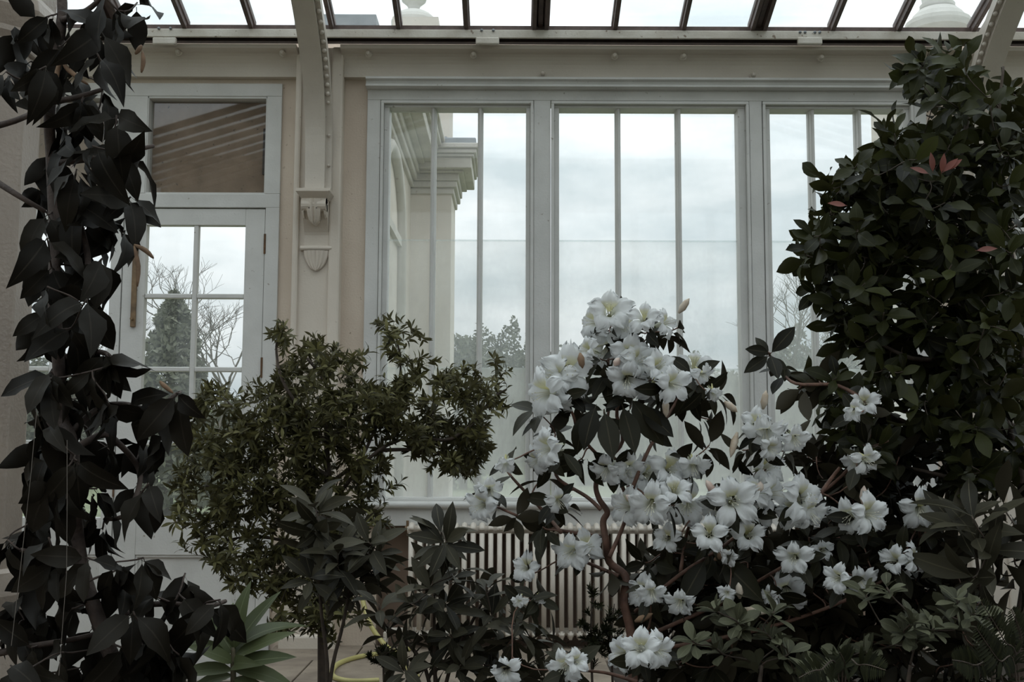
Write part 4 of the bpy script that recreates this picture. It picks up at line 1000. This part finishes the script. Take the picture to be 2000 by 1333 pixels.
FL = [(1190,602,92,0,.35),(1150,628,80,-.8,.1),(1258,618,66,0,.35),(1222,640,60,.3,-.2),(1308,628,62,.8,.3),(1140,682,60,-.8,.2),(1178,690,100,-.3,-.5),(1232,692,84,.2,-.1),(1255,702,80,.4,.2),(1112,722,112,.1,.2),(1075,730,92,-.5,.3),(1052,770,92,-.7,-.1),(1082,792,84,-.2,-.8),(1280,746,88,.1,.1),(1225,748,80,0,-.3),(1320,750,74,.4,0),(1290,710,70,.3,.4),(1357,706,70,.1,.6),(1378,735,52,.7,-.4),(1394,772,44,.3,-.6),(1060,880,86,-.7,-.2),(1040,905,60,-.8,-.4),(985,912,48,-.2,-.7),(958,964,58,.1,-.5),(932,990,72,-.6,-.2),(1095,985,54,.3,-.4),(1180,925,70,-.4,-.6),(1228,922,76,-.2,-.3),(1266,926,84,.2,0),(1312,915,78,.3,.1),(1356,918,66,.2,-.6),(1270,992,92,-.1,-.3),(1342,992,96,0,-.25),(1432,976,104,.1,.1),(1216,988,78,-.7,.1),(1395,992,84,-.2,-.6),(1318,952,70,0,.5),(1495,855,88,0,-.7),(1555,862,64,.3,-.4),(1474,822,62,-.1,.3),(1510,880,56,.5,-.3),(1506,908,76,.6,.25),(1520,962,84,.8,.1),(1472,955,70,.1,.6),(1578,972,100,.6,.1),(1590,1010,74,.5,-.5),(1110,1080,76,-.4,-.2),(1150,1068,72,.3,.1),(1024,1108,58,-.3,.1),(1248,1158,70,-.6,-.1),(1275,1165,58,.1,-.6),(1050,1178,30,-.1,-.9),(1012,1178,36,-.3,-.6),(1205,1278,70,-.7,-.1),(1250,1264,82,-.1,.2),(1292,1272,78,.5,-.1),(1265,1300,60,.1,-.7),(1100,1305,68,-.3,-.3),(1130,1292,54,.4,.1),(985,1315,60,-.2,-.3),(1385,1042,72,0,.1),(1465,1045,70,.2,.1),(1655,1012,80,-.4,-.3),(1706,1004,82,.5,0),(1700,1030,60,.2,-.7),(1800,1002,80,.1,-.3),(1668,908,62,-.4,-.5),(1698,900,60,.5,-.2),(1550,1092,72,-.1,-.2),(1608,1074,46,.2,.1),(1632,1130,60,-.4,0),(1682,1142,68,.2,-.5),(1740,1094,60,-.6,.2),(1752,1112,60,-.1,-.7),(1795,1090,64,.8,.2),(1538,1160,84,.1,-.3),(1500,1165,44,-.7,-.3),(1328,1182,62,-.1,-.5),(1690,784,62,.1,.2),(1666,806,48,-.3,-.3),(1425,1090,40,.1,-.3),(1420,1160,38,-.1,-.3),(1300,1050,60,-.3,.1),(1440,1010,70,0,-.5),(1490,1000,66,.3,-.2),(1545,1005,70,-.2,-.3)]
camv = Vector((0, 0, HC)); fpos = []
for (px, py, s_, ax, ay) in FL:
    Y = YH - 0.14 + rh.rnd.uniform(-.10, .10) - (0.25 if py > 1240 else 0)
    p = W(px, py, Y); back = (camv-p).normalized(); rt = Vector((1, 0, 0)); up_ = Vector((0, 0, 1))
    axis = back*math.sqrt(max(0.12, 1-min(0.88, ax*ax+ay*ay))) + rt*ax + up_*ay
    size = s_*0.92/F*Y
    flower(rh.root, p, axis, size, rh.rnd, 0.0 if s_ > 50 else 0.6)
    fpos.append(p - axis.normalized()*size*0.75 - Vector((0, 0, 0.015)))
extra = [(1180,800),(1240,770),(1130,790),(1290,775),(1350,760),(1385,820),(1050,800),(1085,850),(1275,830),(1385,870),(1310,915),(1068,920),(1395,1080),(1340,1085),(1460,1100),(1500,1050),(1580,1050),(1640,1050),(1300,1080),(1260,1100),(1200,1130),(1215,650),(1165,650),(1290,640),(1325,640),(1185,730),(1215,720),(1505,690),(1530,715),(1600,745),(1560,760),(1650,760),(1130,900),(1010,1010),(1110,990),(1060,1030),(1450,880),(1540,880),(1230,800),(1330,770),(1410,770),(1270,650)]
rh.grow(fpos, up=0.2, rtip=0.0018, rk=0.008, below=0.3)
nf = len(rh.tips)
rh.grow([W(x, y, YH+rh.rnd.uniform(-.08, .12)) for x, y in extra], up=0.3, rtip=0.002, rk=0.010, below=0.3)
ne = len(rh.tips)
dk = [(1380,1110,130,60,40),(1520,1130,150,80,50),(1680,1090,130,80,42),(1780,1040,90,60,24),(1700,960,100,60,26),(1450,1200,200,70,50),(1300,1180,90,70,24),(1640,1200,180,60,44),(1800,1150,90,80,26),(1720,880,80,60,20),(1620,930,70,50,14),(1400,1300,140,60,34),(1650,1300,160,60,36),(1850,1290,100,70,26),(1900,1180,80,80,22)]
rh.grow(scatter(dk, rh.rnd, YH+0.35, 0.35), up=0.3, rtip=0.002, rk=0.008, below=0.3)
for i, (t, d, cur) in enumerate(rh.tips):
    ax = (d+Vector((0, -0.1, 0.25))).normalized()
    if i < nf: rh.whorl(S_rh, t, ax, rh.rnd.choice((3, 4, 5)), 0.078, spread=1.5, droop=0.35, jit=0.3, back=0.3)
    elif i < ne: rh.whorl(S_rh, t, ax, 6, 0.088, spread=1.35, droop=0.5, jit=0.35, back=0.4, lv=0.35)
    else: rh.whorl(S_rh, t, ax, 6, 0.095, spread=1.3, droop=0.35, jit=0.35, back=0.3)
# the big leaves in the middle of the bush
for (px, py, dx, dy, L) in ((1180, 800, .1, -1, 112), (1165, 790, -.3, -1, 95), (1230, 775, .45, -.9, 105), (1215, 790, .2, -1, 100), (1145, 805, -.25, -1, 90), (1245, 790, .6, -.7, 90), (1400, 1085, .5, -.7, 110), (1380, 1090, -.4, -.8, 100), (1420, 1070, .1, -1, 105)):
    p = W(px, py, YH-0.12); rh.leaf(S_rh, p, Vector((dx*1.3, -.25+rh.rnd.uniform(-.3, .2), dy)), Vector((rh.rnd.uniform(-.6, .6), -1, .35)), L/F*YH*rh.rnd.uniform(0.9, 1.1))
rh.finish('bark_red', limit=300)
# pink and withered buds
for (px, py, dx, dy, L, mt) in ((1685, 985, .05, .9, 34, 'petal_bud'), (1395, 965, -.5, .8, 30, 'petal_bud'), (1243, 985, -.6, .5, 26, 'petal_bud'), (1483, 962, .1, .9, 20, 'petal_bud'), (1200, 715, .3, .5, 18, 'petal_bud'), (1325, 612, .55, .75, 34, 'petal_wilt'), (1133, 690, .1, -.7, 30, 'withered'), (1440, 845, -.2, -.6, 50, 'petal_wilt'), (1490, 800, .1, .7, 36, 'petal_wilt'), (1415, 785, .7, -.6, 30, 'petal_wilt'), (1300, 780, 0, -.9, 34, 'petal_wilt'), (1450, 1190, .8, -.1, 48, 'petal_wilt'), (1445, 1170, -.1, .9, 30, 'petal_wilt'), (1240, 1215, .6, .3, 36, 'withered'), (1395, 1095, .4, .3, 34, 'withered')):
    p = W(px, py, YH-0.16); d = Vector((dx, -.15, dy)).normalized()*L/F*YH
    MB().tube([p, p+d*0.35, p+d*0.75, p+d], [0.003, 0.010, 0.008, 0.001], 7).build('bud', mt, rh.root, smooth=True)

# ---- D. tall leafy tree on the right
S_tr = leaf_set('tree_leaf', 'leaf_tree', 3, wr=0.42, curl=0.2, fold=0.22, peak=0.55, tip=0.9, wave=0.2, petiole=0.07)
YT = 3.25
tr = Plant('glossy_leaved_tree', Vector((W(1985, 900, YT).x, YT, 0.18)), 'tall dark glossy leaved tree filling the right side of the photo', 'tree', None, 33)
tb = Vector((W(1985, 900, YT).x, YT, 0.168))
tr.stem([tb, W(1985, 1330, YT), W(2010, 1100, YT), W(1990, 900, YT), W(1940, 780, YT), W(1890, 640, YT), W(1860, 480, YT), W(1880, 300, YT), W(1900, 160, YT)], 0.024, 0.005, 'bark_brown')
for st in ([(1990, 850), (1930, 770), (1915, 745), (1890, 640), (1830, 520), (1760, 440), (1690, 390)], [(1990, 900), (1900, 870), (1830, 850), (1760, 820), (1700, 790)], [(1930, 760), (1850, 690), (1760, 600), (1680, 520), (1610, 480)], [(1860, 500), (1800, 380), (1740, 290)], [(1880, 330), (1850, 220), (1830, 150), (1800, 110)], [(2000, 800), (1990, 600), (1960, 400), (1950, 250), (1960, 130)], [(1990, 930), (1900, 940), (1800, 920), (1720, 900)], [(1860, 700), (1780, 700), (1700, 660)]):
    tr.stem([W(x, y, YT+tr.rnd.uniform(-.15, .15)) for x, y in st], 0.009, 0.0035, 'bark_brown', 'limb')
bl = [(1800,115,22,18,5),(1795,150,30,25,6),(1850,140,50,45,14),(1930,215,70,60,14),(1850,200,40,30,8),(1745,265,30,22,6),(1690,330,50,30,12),(1790,300,70,45,22),(1880,320,70,70,26),(1965,320,60,110,32),(1640,348,34,22,8),(1590,468,28,22,7),(1575,505,18,14,4),(1610,560,22,14,4),(1650,640,24,24,5),(1615,410,18,14,2),(1820,390,110,60,40),(1680,430,75,50,24),(1600,475,30,20,5),(1640,500,50,40,12),(1740,480,90,60,34),(1850,500,100,70,30),(1960,500,60,120,40),(1690,570,55,45,16),(1650,580,30,20,4),(1780,600,100,60,26),(1890,640,100,80,48),(1970,680,50,110,30),(1720,670,70,45,20),(1800,740,110,55,24),(1920,800,90,70,38),(1840,840,80,60,15),(1700,780,60,45,14),(1625,750,50,30,6),(1730,850,60,50,10),(1930,900,70,60,26),(1860,930,60,40,14),(1660,840,40,40,8)]
tr.grow(scatter(bl, tr.rnd, YT, 0.38), up=0.35, rtip=0.0016, rk=0.008, below=0.3)
for t, d, cur in tr.tips:
    ax = (d+Vector((-0.15, -0.1, 0.3))).normalized()
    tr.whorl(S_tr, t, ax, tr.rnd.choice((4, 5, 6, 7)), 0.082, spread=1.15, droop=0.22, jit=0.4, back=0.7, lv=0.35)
tr.finish('bark_brown', limit=300)
S_red = leaf_set('young_leaf', 'leaf_red', 1, wr=0.3, curl=0.2, fold=0.2, petiole=0.08)
for (px, py, dx, dy) in ((1815, 340, -.9, .3), (1822, 338, -.1, .8), (1838, 340, .1, .8), (1845, 335, .8, .6), (1840, 338, .5, .5), (1655, 402, -.8, .1), (1905, 490, .8, .1)):
    p = W(px, py, YT-0.42); o = link('young_leaf', S_red[0][1], tr.root, leaf_matrix(p, Vector((dx, -.2, dy)), Vector((0, -1, .4)), 0.055)); o['label'] = 'young copper red leaf'

# ---- E. narrow leaved rhododendrons at the bottom
S_na = leaf_set('narrow_leaf', 'leaf_narrow', 3, wr=0.30, curl=0.22, fold=0.25, peak=0.52, tip=0.95, petiole=0.08)
def narrow(base_px, Yb, stems, tips, L, label, seed, nl=8):
    b = Vector((W(base_px, 1300, Yb).x, Yb, 0.18 if Yb < 3.75 else PAVE)); p_ = Plant('narrow_leaved_rhododendron', b, label, 'shrub', 'low rhododendrons along the front', seed)
    for st in stems: p_.stem([b]+[W(x, y, Yb) for x, y in st], 0.007, 0.0035, 'bark_brown')
    p_.grow([W(x, y, Yb+p_.rnd.uniform(-.14, .14)) for x, y in tips], up=0.5, rtip=0.0022, rk=0.010, below=0.4)
    for t, d, cur in p_.tips: p_.whorl(S_na, t, (d+Vector((0, -0.2, 0.4))).normalized(), nl+p_.rnd.randrange(3), L, spread=1.25, droop=0.15, jit=0.3, back=0.5)
    p_.finish('bark_brown', limit=300)
narrow(630, 3.5, [[(640, 1330), (628, 1200), (622, 1100), (620, 1000)], [(645, 1330), (670, 1220), (690, 1120), (702, 1080)]],
       [(620, 1000), (612, 985), (622, 1040), (628, 1080), (690, 1050), (702, 1085), (720, 1110), (665, 1120), (690, 1150), (640, 1150), (600, 1070), (715, 1140), (650, 1010), (735, 1085), (660, 1080), (605, 1130), (690, 1100), (720, 1060)], 0.125, 'low grey green rhododendron with narrow leaves left of the radiator', 41)
narrow(860, 3.3, [[(850, 1330), (848, 1200), (850, 1110)], [(870, 1340), (930, 1200), (960, 1150)], [(840, 1340), (790, 1250), (760, 1230)]],
       [(848, 1105), (870, 1060), (862, 1040), (800, 1180), (815, 1150), (900, 1180), (930, 1150), (950, 1140), (985, 1215), (1020, 1215), (880, 1240), (820, 1240), (1000, 1260), (1050, 1240), (760, 1220), (785, 1260), (900, 1300), (960, 1300), (840, 1300), (790, 1310), (1030, 1300), (935, 1240), (870, 1180), (840, 1150), (1010, 1180), (740, 1180), (890, 1120), (960, 1200), (1080, 1270), (770, 1300), (920, 1270), (860, 1270), (980, 1320), (1060, 1320)], 0.105, 'low dark rhododendron with narrow leaves in front of the radiator', 42)
narrow(1915, 2.9, [[(1940, 1300), (1915, 1150), (1900, 1020)]], [(1898, 1008), (1960, 990), (1930, 1070), (1985, 1050), (1880, 1060), (1950, 1120), (1860, 1020), (1990, 1110), (1900, 1130)], 0.155, 'broad leaved rhododendron with a bud at the right edge below the tree', 43, 7)

# ---- F. strap leaved plant, lower left
S_st = leaf_set('strap_leaf', 'leaf_strap', 3, wr=0.26, curl=0.3, fold=0.3, peak=0.4, tip=0.85, n=7, petiole=0.01)
YL = 3.0; b = Vector((W(458, 1330, YL).x, YL, 0.168)); sp = Plant('strap_leaved_plant', b, 'bright green plant with long pointed leaves near the door bottom', 'plant', None, 51)
sp.stem([b, W(458, 1420, YL), W(456, 1330, YL), W(455, 1265, YL)], 0.012, 0.006, 'twig_green')
for (px, py, dx, dyy, dz, L) in ((456, 1290, -1, -.2, .55, 110), (456, 1280, -.45, -.3, 1, 110), (456, 1270, .1, -.3, 1, 120), (456, 1270, .6, .2, 1, 130), (456, 1285, 1, -.1, .55, 120), (456, 1300, 1, -.4, .3, 125), (456, 1310, 1, -.2, .05, 120), (456, 1310, -1, -.3, .15, 110), (456, 1320, -1, -.2, -.1, 90), (456, 1300, .2, -.9, .3, 100), (456, 1295, -.5, -.7, .5, 95), (456, 1285, .5, .6, .9, 110), (456, 1265, -.15, .3, 1, 100), (456, 1325, .8, -.5, -.15, 110), (456, 1270, .9, .3, .8, 140)):
    L_ = L/F*YL; sp.leaf(S_st, W(px, py, YL), Vector((dx, dyy, dz)), Vector((-dx*dz, -.9, abs(dx)*.8+.2)), L_*1.1)
sp.finish('twig_green')

# ---- G. pale round leaved shrubs, lower right
S_pa = leaf_set('round_leaf', 'leaf_pale', 3, wr=0.46, curl=0.16, fold=0.2, peak=0.62, tip=0.75, petiole=0.06)
def pale(base_px, Yb, tips, label, seed, L=0.058):
    b = Vector((W(base_px, 1300, Yb).x, Yb, 0.18)); p_ = Plant('round_leaved_shrub', b, label, 'shrub', 'pale round leaved shrubs', seed)
    p_.stem([b, W(base_px, 1420, Yb), W(base_px+8, 1300, Yb)], 0.009, 0.004, 'bark_brown')
    p_.grow([W(x, y, Yb+p_.rnd.uniform(-.10, .10)) for x, y in tips], up=0.6, rtip=0.002, rk=0.008, below=0.6)
    for t, d, cur in p_.tips:
        p_.whorl(S_pa, t, (d+Vector((0, -0.25, 0.5))).normalized(), 8, L, spread=1.2, droop=0.05, jit=0.25, back=0.4)
        p_.whorl(S_pa, cur[-2], (d+Vector((0, 0, 0.3))).normalized(), 3, L*0.9, spread=1.3, droop=0.05, jit=0.3)
    p_.finish('bark_brown')
pale(1480, 2.6, [(1395,1190),(1460,1225),(1525,1250),(1540,1278),(1352,1252),(1400,1268),(1560,1310),(1512,1195),(1440,1215),(1500,1240),(1600,1318),(1480,1300)], 'pale green round leaved shrub at the bottom below the white flowers', 61)
pale(1770, 2.65, [(1690,1160),(1732,1148),(1740,1250),(1765,1235),(1790,1242),(1850,1195),(1868,1170),(1878,1222),(1825,1228),(1690,1275),(1640,1280),(1905,1200),(1780,1215)], 'pale green round leaved shrub at the bottom right beside the ferns', 62)

# ---- H. ferns and dark sprigs
def fern(px, py, Y, fronds, label, seed):
    b = Vector((W(px, py, Y).x, Y, 0.18)); f_ = empty('fern', b, label, 'fern', 'ferns at the right edge'); rnd = random.Random(seed)
    S = leaf_mesh('pinna_%d' % seed, 'leaf_fern', wr=0.17, curl=0.1, fold=0.1, n=3, petiole=0.0)
    for pts in fronds:
        cur = smooth_path([b]+[W(x, y, Y+dy) for x, y, dy in pts], 7); n = len(cur)
        rc = MB().tube(cur, [0.0026-0.0018*i/n for i in range(n)], 5).build('frond', 'bark_brown', f_)
        V = []; Fc = []; off = 0
        for i in range(7, n-1):
            for h in (0.0, 0.5):
                p = cur[i]*(1-h)+cur[i+1]*h; d = (cur[i+1]-cur[i]).normalized(); side = d.cross(Vector((0, -1, 0.3))).normalized()
                L = 0.034*math.sin(math.pi*min(0.98, 0.12+0.86*(i+h-7)/(n-8.0)))+0.008
                for s_ in (-1, 1):
                    A = np.array(Matrix.Translation(-parent_origin(rc)-Vector((0, 0, 0))) @ leaf_matrix(p, side*s_+d*0.35, Vector((0, -0.8, 0.6)), L)); v, f, uv, _ = LEAFD[S[0]]
                    V.append(v @ A[:3, :3].T + A[:3, 3]); Fc += [tuple(q+off for q in k_) for k_ in f]; off += len(v)
        me = bpy.data.meshes.new('pinnae'); me.from_pydata((np.concatenate(V) - np.array(rc.location)*0).tolist(), [], Fc); me.materials.append(M['leaf_fern'])
        o = bpy.data.objects.new('pinnae', me); COL.objects.link(o); o.parent = rc; o['kind'] = 'stuff'
fern(1980, 1400, 2.5, [[(1990, 1330, 0), (1960, 1250, -.05), (1915, 1175, -.1)], [(1985, 1330, 0), (1950, 1290, -.1), (1905, 1225, -.15)], [(1990, 1330, 0), (1995, 1250, 0), (1975, 1190, -.05)], [(1960, 1340, 0), (1900, 1300, -.1), (1860, 1290, -.2)]], 'dark green fern with arching fronds in the lower right corner', 1)
fern(1640, 1450, 2.45, [[(1640, 1340, 0), (1600, 1310, -.1), (1560, 1325, -.15)], [(1650, 1340, 0), (1680, 1300, -.1), (1730, 1310, -.15)], [(1645, 1340, 0), (1650, 1300, -.1), (1640, 1275, -.15)]], 'dark low fern at the bottom between the pale round leaved shrubs', 2)
S_sp = leaf_set('needle_leaf', 'leaf_fern', 2, wr=0.22, curl=0.15, fold=0.1, n=3, petiole=0.0)
for (px, top, Y, lb, sd, hh) in ((1160, 1140, 4.2, 'dark feathery conifer sprig standing in front of the radiator right half', 71, 1), (755, 1265, 4.4, 'dark feathery conifer sprig beside the yellow hose', 72, 1), (1200, 1180, 4.3, 'second dark feathery conifer sprig right of the taller one', 73, 1)):
    b = Vector((W(px, 1300, Y).x, Y, PAVE)); p_ = Plant('conifer_sprig', b, lb, 'plant', 'conifer sprigs on the paving', sd)
    p_.stem([b, W(px-6, (top+1330)/2, Y), W(px, top, Y)], 0.006, 0.002, 'bark_brown')
    p_.grow(scatter([(px, (top+1300)/2, 34, (1300-top)/2, 26)], p_.rnd, Y, 0.08), up=0.6, rtip=0.001, rk=0.006, below=0.6)
    for t, d, cur in p_.tips:
        for q in cur[1:]: p_.whorl(S_sp, q, d, 5, 0.028, spread=0.9, droop=0.0)
    p_.finish('bark_brown')
